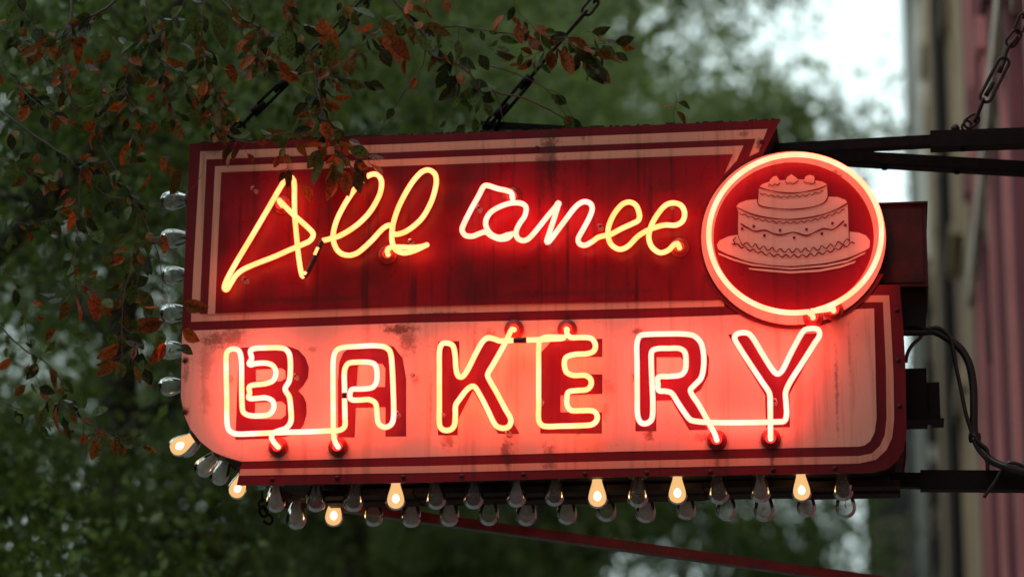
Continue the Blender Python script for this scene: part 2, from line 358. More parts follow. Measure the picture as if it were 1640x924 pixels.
def building(name, label, d0, d1, h, wall, trim, depth=9.0, sett=0.0, floors=5, win=None, pil=None, pw=.35, pr=.12, cor=(), cmat=None, pmat=None, z0=3.6, bands=()):
    y0, y1 = D2Y(d0), D2Y(d1); x = XW+sett; fh = (h-z0)/floors
    root = empty(name, (x+depth/2, (y0+y1)/2, 0), label, 'building'); org = root.location
    m = MB(org); m.box((x, y0, 0), (x+depth, y1, h)); m.build('wall', wall, root)
    m = MB(org); m.box((x-.22, y0+.01, h), (x+depth, y1-.01, h+.35)); m.build('roof', trim, root)
    for k, z in enumerate(cor):
        m = MB(org); m.box((x-.10, y0+.02, z), (x-.002, y1-.02, z+.16)); m.box((x-.05, y0+.02, z-.10), (x-.002, y1-.02, z-.002)); m.build('cornice', cmat or trim, root)
    if pil:
        for k, d in enumerate(pil):
            m = MB(org); y = D2Y(d); m.box((x-pr, y, 0), (x-.003, y+pw, h-.02)); m.box((x-pr-.03, y-.03, h*.5), (x-.004, y+pw+.03, h*.5+.2))
            m.build('pilaster', (pmat or trim) if k % 2 == 0 else wall, root)
    for (da, db, pr_, zb_, zt_, mt_) in bands:
        m = MB(org); m.box((x-pr_, D2Y(da), zb_), (x-.004, D2Y(db), zt_)); m.box((x-pr_-.02, D2Y(da)-.02, zt_-.3), (x-.004, D2Y(db)+.02, zt_-.1)); m.build('facade_strip', mt_, root)  # near-black ones paint in the shade of recesses and dark windows
    if win:
        for d in win:
            for fl in range(floors):
                z = z0+fl*fh+.7; y = D2Y(d)
                m = MB(org)
                m.box((x-.05, y-.12, z-.12), (x-.002, y, z+1.9)); m.box((x-.05, y+1.1, z-.12), (x-.002, y+1.22, z+1.9))
                m.box((x-.09, y-.16, z+1.902), (x-.002, y+1.26, z+2.08)); m.box((x-.11, y-.16, z-.22), (x-.002, y+1.26, z-.122))
                fr = m.build('window', trim, root)
                m = MB(org); m.box((x-.006, y+.002, z-.118), (x-.001, y+1.098, z+1.898)); m.build('pane', M_WIN, fr)
                m = MB(org); m.box((x-.03, y+.002, z+.85), (x-.008, y+1.098, z+.91)); m.build('sash', trim, fr)
    return root
building('pink_building', 'pink painted building front with ribbed pilasters, nearest on the right', -4, 18.3, 13.5, M_PINK, M_PINKD, pil=[-1, 3, 9.2, 10.6, 12.2, 13.1, 14.2, 15.0, 16.3, 17.2, 17.9], pw=.22, pr=.07, cor=(6.05,), cmat=M_BEIGE, pmat=M_PINKD, floors=3,
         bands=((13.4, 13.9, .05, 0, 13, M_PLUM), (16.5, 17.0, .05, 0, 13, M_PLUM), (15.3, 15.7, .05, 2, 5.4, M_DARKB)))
building('brick_building', 'brown brick building between the pink front and the pale stone house', 18.34, 25.6, 17, M_BRICK, M_TAN, pw=.5, pr=.10, floors=4, win=[21.6], cor=(13.0,),
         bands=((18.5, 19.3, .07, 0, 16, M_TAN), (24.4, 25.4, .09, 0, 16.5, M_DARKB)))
building('tan_building', 'tan stone building beyond the brown brick house', 25.64, 34, 18, M_TAN, M_TAN, floors=5, win=[32.3], cor=(9.2,),
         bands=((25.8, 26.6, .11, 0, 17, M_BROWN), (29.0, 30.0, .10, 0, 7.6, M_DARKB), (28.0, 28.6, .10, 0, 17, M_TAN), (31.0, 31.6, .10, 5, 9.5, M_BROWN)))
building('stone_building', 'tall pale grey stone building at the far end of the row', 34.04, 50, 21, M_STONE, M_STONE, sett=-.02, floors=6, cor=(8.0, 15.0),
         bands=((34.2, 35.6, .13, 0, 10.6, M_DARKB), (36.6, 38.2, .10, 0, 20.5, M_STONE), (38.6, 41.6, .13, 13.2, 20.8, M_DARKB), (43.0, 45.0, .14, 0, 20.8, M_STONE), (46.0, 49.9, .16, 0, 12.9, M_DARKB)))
# dark house closing the street far behind
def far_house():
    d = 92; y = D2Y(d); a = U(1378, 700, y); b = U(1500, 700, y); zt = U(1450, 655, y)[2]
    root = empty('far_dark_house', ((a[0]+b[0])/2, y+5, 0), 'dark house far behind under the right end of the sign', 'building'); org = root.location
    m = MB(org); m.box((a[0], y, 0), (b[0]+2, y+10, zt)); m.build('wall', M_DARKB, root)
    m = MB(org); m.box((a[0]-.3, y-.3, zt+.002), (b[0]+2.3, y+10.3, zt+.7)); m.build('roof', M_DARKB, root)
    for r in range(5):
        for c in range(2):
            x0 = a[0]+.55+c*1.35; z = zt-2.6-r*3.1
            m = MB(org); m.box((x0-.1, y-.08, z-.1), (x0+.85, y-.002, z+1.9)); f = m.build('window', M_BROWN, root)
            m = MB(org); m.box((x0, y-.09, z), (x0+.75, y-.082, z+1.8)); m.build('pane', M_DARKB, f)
far_house()

# ------------------------------------------------------------------ background trees
def leaf_quads(C, size, cols, name, mat, up_bias=.4, r=rng):
    """one folded leaf (two faces) at each point of C"""
    n = len(C)
    a = r.normal(size=(n, 3)); a[:, 2] -= .35; a /= np.linalg.norm(a, axis=1)[:, None]
    b = r.normal(size=(n, 3)); b[:, 2] *= 1-up_bias; b -= a*(a*b).sum(1)[:, None]; b /= np.linalg.norm(b, axis=1)[:, None]
    c = np.cross(a, b); L = (size*r.uniform(.6, 1.35, n))[:, None]; W = L*r.uniform(.22, .34, n)[:, None]
    p0 = C; p1 = C+a*L*.45+b*W+c*L*.08; p2 = C+a*L; p3 = C+a*L*.45-b*W+c*L*.08
    V = np.stack([p0, p1, p2, p3], 1).reshape(-1, 3)
    i = np.arange(n)*4; Fc = np.stack([i, i+1, i+2, i, i+2, i+3], 1).reshape(-1, 3)
    me = bpy.data.meshes.new(name)
    me.vertices.add(len(V)); me.vertices.foreach_set('co', V.astype('f').ravel())
    me.loops.add(len(Fc)*3); me.loops.foreach_set('vertex_index', Fc.astype('i').ravel())
    me.polygons.add(len(Fc)); me.polygons.foreach_set('loop_start', (np.arange(len(Fc))*3).astype('i')); me.polygons.foreach_set('loop_total', np.full(len(Fc), 3, 'i'))
    me.update(calc_edges=True)
    at = me.color_attributes.new('leafcol', 'FLOAT_COLOR', 'POINT')
    cc = np.ones((len(V), 4), 'f'); cc[:, :3] = np.repeat(cols, 4, axis=0); at.data.foreach_set('color', cc.ravel())
    me.materials.append(mat)
    return me
def tree_meshes(seed, H, R, base, nclump, per, lsize, col_a, col_b, sig=.42, lean=0.0):
    r = np.random.default_rng(seed)
    tr = MB(); pts = []; p = np.array([0, 0, 0.0]); d = np.array([lean, 0, 1.0])
    n = 9
    for i in range(n+1):
        pts.append(p.copy()); d += r.normal(size=3)*[.05, .05, 0]; p = p+d/np.linalg.norm(d)*H*.92/n
    rad = [max(.02, H*.016*(1-i/(n+.6))**.8) for i in range(n+1)]
    tr.tube(pts, rad, 12)
    lm = MB(); clumps = []
    limbs = []
    nl = 16
    for k in range(nl):
        f = base/H + (0.95-base/H)*(k+.5)/nl; i = min(n-1, int(f/.92*n)); t = f/.92*n-i
        s = pts[min(i, n)]*(1-t)+pts[min(i+1, n)]*t if i < n else pts[n]
        az = k*2.4+r.uniform(-.4, .4); env = math.sin(PI*min(1, max(.12, (1.08-(f-base/H)/(1-base/H)*.93))))**.6
        Ln = R*env*r.uniform(.8, 1.1); el = r.uniform(.15, .6)+.5*(f-.4)
        q = s.copy(); dd = np.array([math.cos(az)*math.cos(el), math.sin(az)*math.cos(el), math.sin(el)]); P = [q.copy()]
        for j in range(6):
            dd += r.normal(size=3)*.12+np.array([0, 0, -.03]); dd /= np.linalg.norm(dd); q = q+dd*Ln/6; P.append(q.copy())
        r0 = H*.006*(1.2-f)+.02
        lm.tube(P, [max(.008, r0*(1-j/6.6)) for j in range(7)], 6); limbs.append(P)
        for j in range(2, 7):
            for s2 in range(3):
                q = P[j].copy(); dd = r.normal(size=3)*[1, 1, .6]; dd /= np.linalg.norm(dd); L2_ = Ln*r.uniform(.18, .4); Q = [q.copy()]
                for g in range(3): dd += r.normal(size=3)*.25+np.array([0, 0, -.08]); dd /= np.linalg.norm(dd); q = q+dd*L2_/3; Q.append(q.copy())
                lm.tube(Q, [.014, .011, .008, .004], 4, cap=False); clumps += [Q[1], Q[2], Q[3]]
    clumps = np.array(clumps); idx = r.permutation(len(clumps))[:nclump]; cl = clumps[idx]
    cnt = r.poisson(per, len(cl)); C = np.repeat(cl, cnt, axis=0)+r.normal(size=(cnt.sum(), 3))*sig*np.repeat(r.uniform(.5, 1.25, len(cl)), cnt)[:, None]*[1, 1, .75]
    tone = np.repeat(r.uniform(0, 1, len(cl)), cnt)*.4+r.uniform(0, 1, len(C))**1.5*.6
    cols = np.array(col_a)*(1-tone[:, None])+np.array(col_b)*tone[:, None]
    me = leaf_quads(C, np.full(len(C), lsize), cols, 'crown', M_FAR, r=r)
    tr.add(lm.v, lm.f)
    return me, tr, lm
def place_tree(kind, px, d, label, meshes, scale=1.0, rz=0.0, name='broadleaf_tree'):
    me, tr, lm = meshes; p = U(px, 462, D2Y(d))
    root = empty(name, (p[0], p[1], -0.12), label, 'tree', 'street trees behind the sign'); root.rotation_euler = (0, 0, rz); root.scale = (scale,)*3
    if 'tmesh' not in kind:
        a = tr.build('trunk', M_BARK, root, True); kind['tmesh'] = a.data
    else:
        a = bpy.data.objects.new('trunk', kind['tmesh']); COL.objects.link(a); a.parent = root
    c = bpy.data.objects.new('crown', me); COL.objects.link(c); c.parent = root
    return root
kA, kB, kC, kD, kE, kF = {}, {}, {}, {}, {}, {}
TA = tree_meshes(11, 13.5, 3.9, 2.8, 640, 90, .10, (.022, .045, .008), (.22, .31, .065))
TB = tree_meshes(12, 15.5, 4.3, 3.6, 660, 82, .12, (.055, .090, .022), (.32, .42, .12))
TC = tree_meshes(13, 17.5, 4.0, 5.0, 720, 85, .16, (.13, .18, .05), (.42, .50, .20), sig=.55)  # lighter leaf colours put the haze of the far trees into the foliage
TD = tree_meshes(14, 11.5, 3.6, 3.0, 480, 55, .13, (.045, .08, .015), (.24, .34, .07), sig=.38)
TF = tree_meshes(16, 12.5, 4.2, 3.0, 660, 60, .15, (.05, .09, .018), (.26, .36, .08), sig=.36)
TE = tree_meshes(15, 13.5, 3.9, 2.6, 700, 90, .075, (.020, .050, .006), (.22, .34, .055), sig=.5)
place_tree(kE, 40, 12, 'small-leaved tree right behind the reddish branches, nearest at left', TE, .78, .4)
place_tree(kA, 205, 18, 'leafy tree with thick dark trunk rising left of the sign', TA, .95, 3.0)
place_tree(kB, 655, 25, 'dark green tree whose trunk rises behind the top edge of the sign', TB, .95, 2.0)
place_tree(kC, 715, 40, 'far tree with haze painted into pale olive leaves, against the bright sky behind the right half of the sign', TC, 1.30, 1.0)
place_tree(kB, 380, 38, 'dim green tree deep behind the curly script lettering', TB, 1.1, 4.6)
place_tree(kF, 1165, 44, 'low green tree with bright gaps under the right half of the sign', TF, .96, 0.3)
place_tree(kB, -70, 30, 'tall green tree at far left filling the view behind the small-leaved one', TB, 1.0, 1.3)
place_tree(kD, 870, 34, 'low bushy tree seen beneath the middle of the sign', TD, 1.0, 2.2)
place_tree(kC, 720, 55, 'far tree with haze painted into pale leaves, glimpsed above the sign between nearer crowns', TC, 1.35, 5.0)
# unseen trees added beside and behind the camera to cut the sky light on the sign
for (x, y, k_, t_, sc_, rz_, lab) in ((-2.2, -12.5, kB, TB, 1.0, .3, 'unseen tree added for shade over the pavement behind the photographer'), (-5.6, -7.5, kA, TA, 1.05, 1.9, 'unseen tree added for shade at the kerb left of the photographer'),
                                (-6.5, -15.5, kB, TB, 1.05, 4.0, 'unseen tree added for shade at the kerb far behind the photographer'),
                                (-1.6, -19.5, kA, TA, 1.2, 2.6, 'farthest unseen tree added for shade behind the photographer')):
    r_ = place_tree(k_, 820, 20, lab, t_, sc_, rz_); r_.location = (x, y, -.12); r_['group'] = 'unseen trees added to shade the sign'
building('added_terrace', 'long unseen terrace added across the street to block sky light', -40, 34, 9, M_DARKB, M_STONE, sett=-15.5, depth=1.0, floors=3)  # unseen terrace added to keep sky light off the sign

# ------------------------------------------------------------------ the sign
sign = empty('bakery_sign', BASE, 'red and cream double-sided bakery sign with glowing neon script and bulbs', 'neon sign')
def up(pts, y): return [U(a, b, y) for a, b in pts]
OUT = [(304, 230), (640, 217), (780, 212), (1100, 198), (1250, 192), (1214, 262), (1240, 300), (1300, 440), (1388, 456.5), (1441, 456), (1446, 513), (1450, 581),
       (1452, 690), (1448, 718), (1438, 737), (1422, 750), (1400, 756), (1376, 757), (990, 763), (680, 772), (379, 777), (387, 740), (362, 733), (340, 724), (320, 708), (304, 688), (294, 665), (289, 636),
       (290, 560), (291, 530), (293, 480)]
def slab(mb, pts, y0, y1):
    n = len(pts); A = [(p[0], y0, p[2]) for p in pts]; B = [(p[0], y1, p[2]) for p in pts]
    mb.poly([A]); mb.poly([B]); mb.add(A+B, [(i, (i+1) % n, n+(i+1) % n, n+i) for i in range(n)])
m = MB(BASE); slab(m, up(OUT, 0), 0.0, 0.006); fixn(m.build('front_panel', M_RED, sign))
# back face of the double-sided sign
m = MB(BASE); slab(m, up(OUT, 0), 0.405, 0.411); fixn(m.build('back_panel', M_RED, sign))
# cabinet between the two faces
cab_px = [(307, 233), (640, 220), (1100, 201), (1243, 196), (1209, 262), (1240, 300), (1300, 443), (1388, 460), (1437, 460), (1442, 513), (1446, 581),
          (1448, 690), (1444, 716), (1434, 733), (1419, 744), (1398, 750), (990, 757), (440, 766), (400, 747), (364, 730), (342, 721), (323, 706), (307, 686), (298, 664), (293, 636), (294, 530)]
m = MB(BASE); slab(m, up(cab_px, 0), 0.0065, 0.4045); fixn(m.build('cabinet', M_CAB, sign))
m = MB(BASE)   # warped timber battens under the cabinet
for (y0, y1, z0) in ((.12, .19, .018), (.215, .30, .022)):
    for k in range(6):
        xa = -1.66+k*.285; zc = 3.036+.003*math.sin(k*2.1)
        m.box((xa, y0+.004*(k % 2), zc-z0), (xa+.282, y1, zc+.001))
m.build('batten', M_CAB, sign)
m = MB(BASE)   # rough capping of dirt and tin along the top edge
pp = [U(a, b, 0) for a, b in ((318, 229.5), (640, 217), (1100, 198), (1249, 192))]
for i in range(240):
    t = random.random()*.995; x = pp[0][0]+(pp[3][0]-pp[0][0])*t; z = pp[0][2]+(pp[3][2]-pp[0][2])*t
    hh = random.uniform(.0005, .006)**1.0; m.box((x, .001+random.uniform(0, .004), z-.002), (x+random.uniform(.003, .02), .012+random.uniform(0, .02), z+hh))
tag(m.build('dirt_crust', M_CAB, sign), kind='stuff')

PY = [0.0]
def paint(name, loops, mat, layer, parent=sign, y0=0.0):
    y = y0-0.0012*layer
    m = MB(BASE); m.poly([[(p[0], y, p[2]) for p in up(L, y0)] for L in loops]); o = m.build(name, mat, parent); return o
# upper band
paint('painted_stripe', [[(321, 243), (640, 231), (780, 225), (1229, 207), (1215, 244), (1200, 251), (1150, 300), (1160, 491), (660, 503), (306, 515.5), (310, 430)]], M_CREAM_STRIPE, 1)
paint('painted_band', [[(331, 256), (780, 239), (1210, 223), (1200, 251), (1190, 280), (1180, 480), (660, 491.5), (320, 503)]], M_RED, 2)
paint('painted_stripe', [[(345, 267), (780, 250), (1191, 234), (1180, 258), (1160, 280), (1140, 330), (1150, 480), (660, 492), (333, 504)]], M_CREAM_STRIPE, 3)
paint('painted_field', [[(355, 277), (780, 262), (1174, 248), (1160, 280), (1150, 310), (1170, 479.5), (660, 491.5), (345, 502.5)]], M_FIELD, 4)
# lower band
paint('painted_field', [[(292, 530), (660, 517), (1030, 509.5), (1150, 505.5), (1400, 494), (1402, 581), (1404, 670), (1401, 692), (1394, 706), (1385, 713), (1376, 715), (990, 723), (680, 731.5), (388, 739),
                     (362, 732), (341, 723), (321, 707), (305, 687), (295, 664.5), (290, 636), (291, 560)]], M_CREAM, 1)
paint('painted_stripe', [[(1370, 473), (1424, 473), (1427, 520), (1431, 600), (1432, 670), (1429, 700), (1420, 720), (1403, 736), (1376, 742), (990, 750), (680, 757), (383, 761.5),
                      (385, 751), (680, 746), (990, 738), (1376, 730), (1396, 726), (1409, 714), (1417, 697), (1420, 670), (1419, 590), (1414, 484), (1362, 484.5)]], M_CREAM_STRIPE, 1)
# cake medallion
def ell(cx, cy, rx, ry, n=72, a0=0, a1=2*PI): return [(cx+rx*math.cos(a0+(a1-a0)*k/n), cy+ry*math.sin(a0+(a1-a0)*k/n)) for k in range(n)]
rim = [p for p in ell(1270.5, 379, 158, 149) if p[1] > 448 and p[0] > 1100]
rim = ell(1270.5, 379, 158, 149, 60, math.radians(24), math.radians(158))+[(1150, 440), (1250, 430), (1350, 440)]
paint('painted_rim', [[p for p in rim if True]], M_LETTER, 5)
YD = -0.018
m = MB(BASE); slab(m, [U(a, b, YD) for a, b in ell(1271, 381, 148, 138.5)], YD, -0.0085); disc = fixn(m.build('medallion', M_CREAM, sign))
paint('painted_disc', [ell(1271, 379.5, 128.5, 119)], M_DISC, 1, disc, YD)
def q3(pts): return [(1100+a/2.4975, 170+b/2.4975) for a, b in pts]
def q6(pts): return [(1130+a/4.4, 240+b/4.4) for a, b in pts]
cake_shapes = [
 [(80, 670), (100, 640), (160, 612), (225, 600), (600, 560), (1010, 578), (1080, 585), (1130, 605), (1158, 640), (1155, 690), (1120, 715), (1000, 765), (850, 800), (600, 822), (450, 815), (300, 790), (150, 735), (90, 705)],
 [(228, 428), (230, 600), (240, 660), (600, 720), (1014, 640), (1005, 385), (620, 480)],
 [(218, 400), (235, 378), (290, 358), (365, 350), (620, 340), (860, 332), (930, 335), (985, 355), (1002, 380), (930, 420), (800, 465), (620, 490), (500, 488), (350, 465), (225, 425)],
 [(375, 275), (370, 375), (390, 400), (470, 415), (600, 420), (740, 408), (840, 375), (860, 340), (858, 255), (620, 300)],
 [(378, 265), (400, 245), (450, 228), (530, 218), (650, 212), (760, 215), (825, 228), (858, 248), (800, 275), (700, 295), (600, 302), (480, 295), (385, 275)],
 [(445, 250), (455, 215), (480, 190), (500, 188), (520, 215), (525, 245), (480, 250)], [(562, 225), (575, 195), (605, 176), (630, 192), (655, 215), (650, 235), (600, 242)], [(692, 225), (705, 190), (735, 180), (765, 190), (772, 225), (740, 240)],
 [(90, 728), (200, 770), (330, 805), (600, 832), (850, 812), (1000, 780), (1128, 722), (1122, 735), (1000, 795), (850, 826), (600, 846), (330, 820), (200, 785), (95, 742)],
 [(300, 834), (450, 846), (600, 858), (800, 846), (950, 818), (1060, 784), (1050, 800), (950, 834), (800, 862), (600, 874), (450, 862), (310, 846)]]
m = MB(BASE)
for i, s in enumerate(cake_shapes):
    y = YD-.0025-.0002*i; m.poly([[(p[0], y, p[2]) for p in up(q6(s), YD)]])
cake = m.build('cake_picture', M_CAKE, disc)
def wav(a, b, sag, amp, n, ph=0, jit=0.0):
    out = []
    for k in range(n*6+1):
        t = k/(n*6); x = a[0]+(b[0]-a[0])*t; y = a[1]+(b[1]-a[1])*t+sag*4*t*(1-t)+amp*math.sin(2*PI*n*t+ph)+random.uniform(-jit, jit); out.append((x, y))
    return out
m = MB(BASE)
def stroke(pts, wd, yy=YD-.0055):
    P = [U(a, b, YD) for a, b in q6(pts)]; n = len(P)
    for i in range(n-1):
        a, b = P[i], P[i+1]; d = b-a; L = math.hypot(d[0], d[2]) or 1; nx, nz = -d[2]/L, d[0]/L; h = wd*(.75+.5*abs(math.sin(i*.37+len(pts))))/2/4.4/566
        e = (d/L)*.0005
        m.add([(a[0]+nx*h-e[0], yy, a[2]+nz*h-e[2]), (b[0]+nx*h+e[0], yy, b[2]+nz*h+e[2]), (b[0]-nx*h+e[0], yy, b[2]-nz*h+e[2]), (a[0]-nx*h-e[0], yy, a[2]-nz*h-e[2])], [(0, 1, 2, 3)])
    m.mi
for s in range(1):
    stroke(catmull([(378, 268), (480, 297), (600, 310), (700, 300), (800, 278), (858, 252)], 4), 8)
    stroke(wav((388, 312), (830, 295), 32, 5, 10), 6)
    stroke(catmull([(372, 290), (366, 370), (385, 398), (470, 415), (600, 424), (740, 410), (835, 378), (862, 335), (860, 260)], 4), 8)
    stroke(catmull([(222, 412), (350, 465), (500, 490), (620, 494), (800, 468), (930, 422), (1003, 380)], 4), 9)
    stroke(wav((240, 450), (980, 425), 80, 6, 15), 6)
    stroke(catmull([(248, 525), (300, 555), (350, 578), (420, 570), (480, 595), (540, 602), (620, 585), (710, 608), (760, 590), (830, 560), (900, 565), (975, 505)], 4), 10)
    stroke([(230, 440), (226, 600), (250, 660)], 5); stroke([(1005, 385), (1014, 650)], 6)
    stroke(wav((190, 660), (1050, 655), 96, 10, 15, 1, 2), 8); stroke(wav((250, 655), (1010, 640), 66, 14, 13, 0, 4), 7)
    stroke([(215, 620), (195, 640), (210, 665), (185, 670)], 7)
    stroke(catmull([(85, 705), (200, 765), (400, 812), (600, 826), (850, 803), (1000, 768), (1135, 712)], 5), 6)
    stroke([(445, 260), (450, 245), (470, 258), (490, 245), (510, 255), (525, 235)], 6); stroke([(562, 225), (575, 242), (595, 235), (615, 245), (635, 235), (655, 220)], 6); stroke([(690, 225), (710, 240), (728, 235), (745, 245), (770, 240), (772, 210)], 6)
    for (a, b) in ((258, 560), (340, 543), (415, 608), (525, 570), (625, 622), (712, 565), (820, 595), (895, 522), (985, 535)): stroke([(a-8, b), (a+8, b)], 17)
m.build('cake_outline', M_LINE, cake)
# painted block letters behind the tubes
def cC(p): return [(270+a/3.08, 480+b/3.08) for a, b in p]
def cD(p): return [(660+a/3.554, 480+b/3.554) for a, b in p]
def cE(p): return [(990+a/2.982, 480+b/2.982) for a, b in p]
def cA(p): return [(340+a/3.849, 240+b/3.849) for a, b in p]
def cB(p): return [(700+a/3.814, 240+b/3.814) for a, b in p]
paint('painted_letter', [cC([(348, 238), (480, 230), (590, 230), (640, 248), (675, 285), (692, 335), (688, 385), (665, 425), (640, 450), (665, 475), (680, 510), (682, 560), (668, 615), (640, 655), (580, 675), (500, 685), (330, 690)]),
                         cC([(432, 345), (432, 402), (555, 402), (577, 388), (577, 350), (560, 338)]), cC([(428, 508), (426, 588), (555, 588), (578, 570), (580, 520), (560, 502)])], M_LETTER, 2)
paint('painted_letter', [cC([(836, 678), (836, 400), (842, 310), (862, 262), (910, 225), (1040, 213), (1110, 232), (1155, 290), (1172, 390), (1172, 672), (1070, 674), (1070, 530), (925, 533), (918, 678)]),
                         cC([(935, 328), (928, 432), (1068, 430), (1070, 340), (1055, 316), (950, 318)])], M_LETTER, 2)
paint('painted_letter', [cD([(150, 238), (270, 236), (268, 440), (285, 430), (400, 238), (530, 236), (425, 430), (612, 762), (490, 762), (348, 515), (262, 680), (260, 770), (148, 770)])], M_LETTER, 2)
paint('painted_letter', [cD([(735, 300), (790, 240), (1083, 222), (1083, 325), (865, 328), (862, 425), (1083, 425), (1083, 535), (845, 545), (845, 640), (1080, 642), (1080, 760), (730, 760)])], M_LETTER, 2)
paint('painted_letter', [cE([(80, 180), (330, 172), (400, 200), (435, 280), (430, 360), (395, 430), (355, 455), (430, 620), (340, 622), (255, 480), (183, 482), (183, 627), (83, 627)]),
                         cE([(184, 275), (184, 372), (290, 374), (312, 355), (312, 290), (298, 275)])], M_LETTER, 2)
paint('painted_letter', [cE([(525, 166), (640, 166), (765, 365), (868, 166), (977, 160), (818, 450), (820, 608), (706, 611), (702, 455)])], M_LETTER, 2)
# screws
for (a, b) in ((436, 767), (540, 765), (646, 763.5), (740, 762), (839, 759.5), (937, 758.5), (1036, 756.5), (1138, 755), (1238, 752.5), (1337, 750), (1436, 497), (1438.5, 577), (1441, 650), (297, 578), (296, 660), (1220, 228), (860, 238), (1245, 512)):
    c = U(a, b, 0); m = MB(BASE); m.lathe([(.0001, .0065), (.004, .006), (.0065, .003), (.0075, .0)], (c[0], -.0005 if b > 300 else -.003, c[2]), (0, -1, 0), 10); m.build('screw', M_SCREW, sign, True)

# ------------------------------------------------------------------ neon tubes
TY, TR = -0.052, 0.0078
def cup(px, py, y0=0.0, s=1.0, parent=sign):
    c = U(px, py, y0-.012); c = (c[0], y0, c[2]); s = s*1.12
    m = MB(BASE); m.lathe([(.026*s, .0), (.026*s, .010), (.023*s, .014), (.019*s, .012), (.0185*s, .020), (.015*s, .024), (.011*s, .020), (.0105*s, .004), (.0001, .003)], c, (0, -1, 0), 24)
    return m.build('electrode_socket', M_CUP, parent, True), c
def tube(name, pts, mat, s0=None, s1=None, y=TY, parent=sign, y0=0.0, label=None, n=6, blacks=(), r=TR, conv=None):
    P = [U(p[0], p[1], y+(p[2] if len(p) > 2 else 0)) for p in pts]
    P = catmull(P, n)
    if s0 is not None:
        _, c = cup(*s0, y0=y0); P = [np.array([c[0], y0-.006, c[2]]), np.array([c[0], y0-.028, c[2]])*.6+P[0]*.4]+P
    if s1 is not None:
        _, c = cup(*s1, y0=y0); P = P+[np.array([c[0], y0-.028, c[2]])*.6+P[-1]*.4, np.array([c[0], y0-.006, c[2]])]
    m = MB(BASE); m.tube(P, r, 12); o = m.build(name, mat, parent, True)
    if label: o['label'] = label
    for (a, b) in blacks:
        m = MB(BASE); m.tube(catmull([U(q[0], q[1], y) for q in (a, b)], 5), r*1.12, 12); m.build('blackout_sleeve', M_TUBEBLK, o, True)
    return o
def support(px, py):
    p = U(px, py, TY); m = MB(BASE); m.lathe([(.009, .0), (.009, .003), (.003, .005), (.0026, .034), (.006, .040), (.0075, .043)], (p[0], -.002, p[2]), (0, -1, 0), 10); m.build('tube_support', M_GLASS_D, sign, True)

A1 = cA([(412, 312), (500, 400), (590, 480), (622, 520), (605, 558), (560, 582), (470, 620), (380, 660), (270, 702), (190, 738), (145, 775), (110, 830), (88, 862), (74, 850), (90, 800), (150, 690), (240, 540), (340, 370), (430, 215), (458, 178), (488, 172), (504, 200), (506, 300), (508, 400), (520, 540), (535, 680), (552, 770), (566, 782)])
A2 = cA([(566, 782), (590, 750), (640, 650), (680, 560), (720, 550), (790, 528), (890, 465), (970, 385), (1030, 280), (1044, 205), (1028, 162), (995, 150), (955, 165), (900, 215), (820, 330), (765, 440), (744, 540), (765, 610), (800, 642), (850, 650), (900, 632), (980, 562), (1050, 487), (1090, 465), (1112, 478)])
A3 = cA([(1112, 478), (1110, 505), (1130, 522), (1200, 500), (1290, 425), (1350, 320), (1380, 210), (1372, 150), (1330, 125), (1285, 142), (1220, 220), (1150, 350), (1112, 470), (1108, 560), (1130, 615), (1180, 636), (1245, 622), (1318, 588)])
A3b = [(a, b, .012) for a, b in cA([(1318, 588), (1290, 596), (1240, 602), (1160, 600), (1105, 600), (1082, 612)])]
def mt(o, lab): o['label'] = lab
# the word in script: one bent tube in three lengths
tube('neon_tube', A1, M_NY, (451, 328), None, label='yellow neon script A tube')
o = tube('neon_tube', A2[3:], M_NY, None, None, label='yellow neon script first l tube')
P = [U(a, b, TY) for a, b in A2[:4]]
m = MB(BASE); m.tube(catmull(P, 6), TR, 12); sl_ = m.build('blackout_sleeve', None or M_TUBEBLK, o, True)
for (t0, t1) in ((.12, .28), (.72, .84)):   # flaked-off paint on the blacked-out length shows the glow
    C_ = catmull(P, 6); i0, i1 = int(t0*18), max(int(t0*18)+2, int(t1*18)+1)
    m = MB(BASE); m.tube([p+np.array([-.003, -.0035, .0]) for p in C_[i0:i1]], TR*.8, 8); m.build('bare_patch', M_NY, sl_, True)
tube('neon_tube', A3+A3b, M_NY, None, (621, 407), label='yellow neon script second l tube')
B1 = cB([(462, 300), (455, 265), (425, 250), (370, 238), (305, 218), (284, 226), (255, 280), (210, 360), (165, 450), (153, 490), (172, 522), (215, 528), (265, 510), (295, 502), (330, 525), (380, 545), (430, 540), (458, 515)])
B2 = [(a, b, .012) for a, b in cB([(458, 515), (430, 520), (380, 535), (330, 515)])]+cB([(300, 470), (300, 425), (330, 380), (390, 345), (455, 326), (515, 328), (543, 352), (535, 405), (505, 450), (483, 500), (492, 540), (525, 555), (560, 542), (620, 475), (680, 400), (728, 345), (742, 325), (738, 345), (715, 420), (685, 510), (670, 562), (685, 558), (730, 500), (790, 420), (850, 345), (895, 318), (935, 328), (948, 360), (930, 415), (890, 490), (862, 545), (872, 575), (905, 583), (950, 560)])
B3 = cB([(950, 560), (985, 535), (1030, 523), (1060, 517), (1130, 480), (1200, 448), (1230, 430), (1236, 395), (1215, 340), (1175, 320), (1130, 335), (1080, 395), (1048, 470), (1045, 530), (1065, 580), (1115, 608), (1165, 590), (1225, 530), (1280, 495), (1330, 475), (1390, 460), (1460, 460), (1500, 435), (1512, 385), (1490, 340), (1440, 325), (1395, 340), (1350, 390), (1310, 460), (1293, 530), (1310, 590), (1360, 628), (1410, 615), (1450, 578), (1468, 572)])
tube('neon_tube', B1+B2, M_NW, (820, 315), None, label='white neon script tube of the second word')
tube('neon_tube', B3, M_NY, None, (1088, 396), label='yellow neon script double e tube')
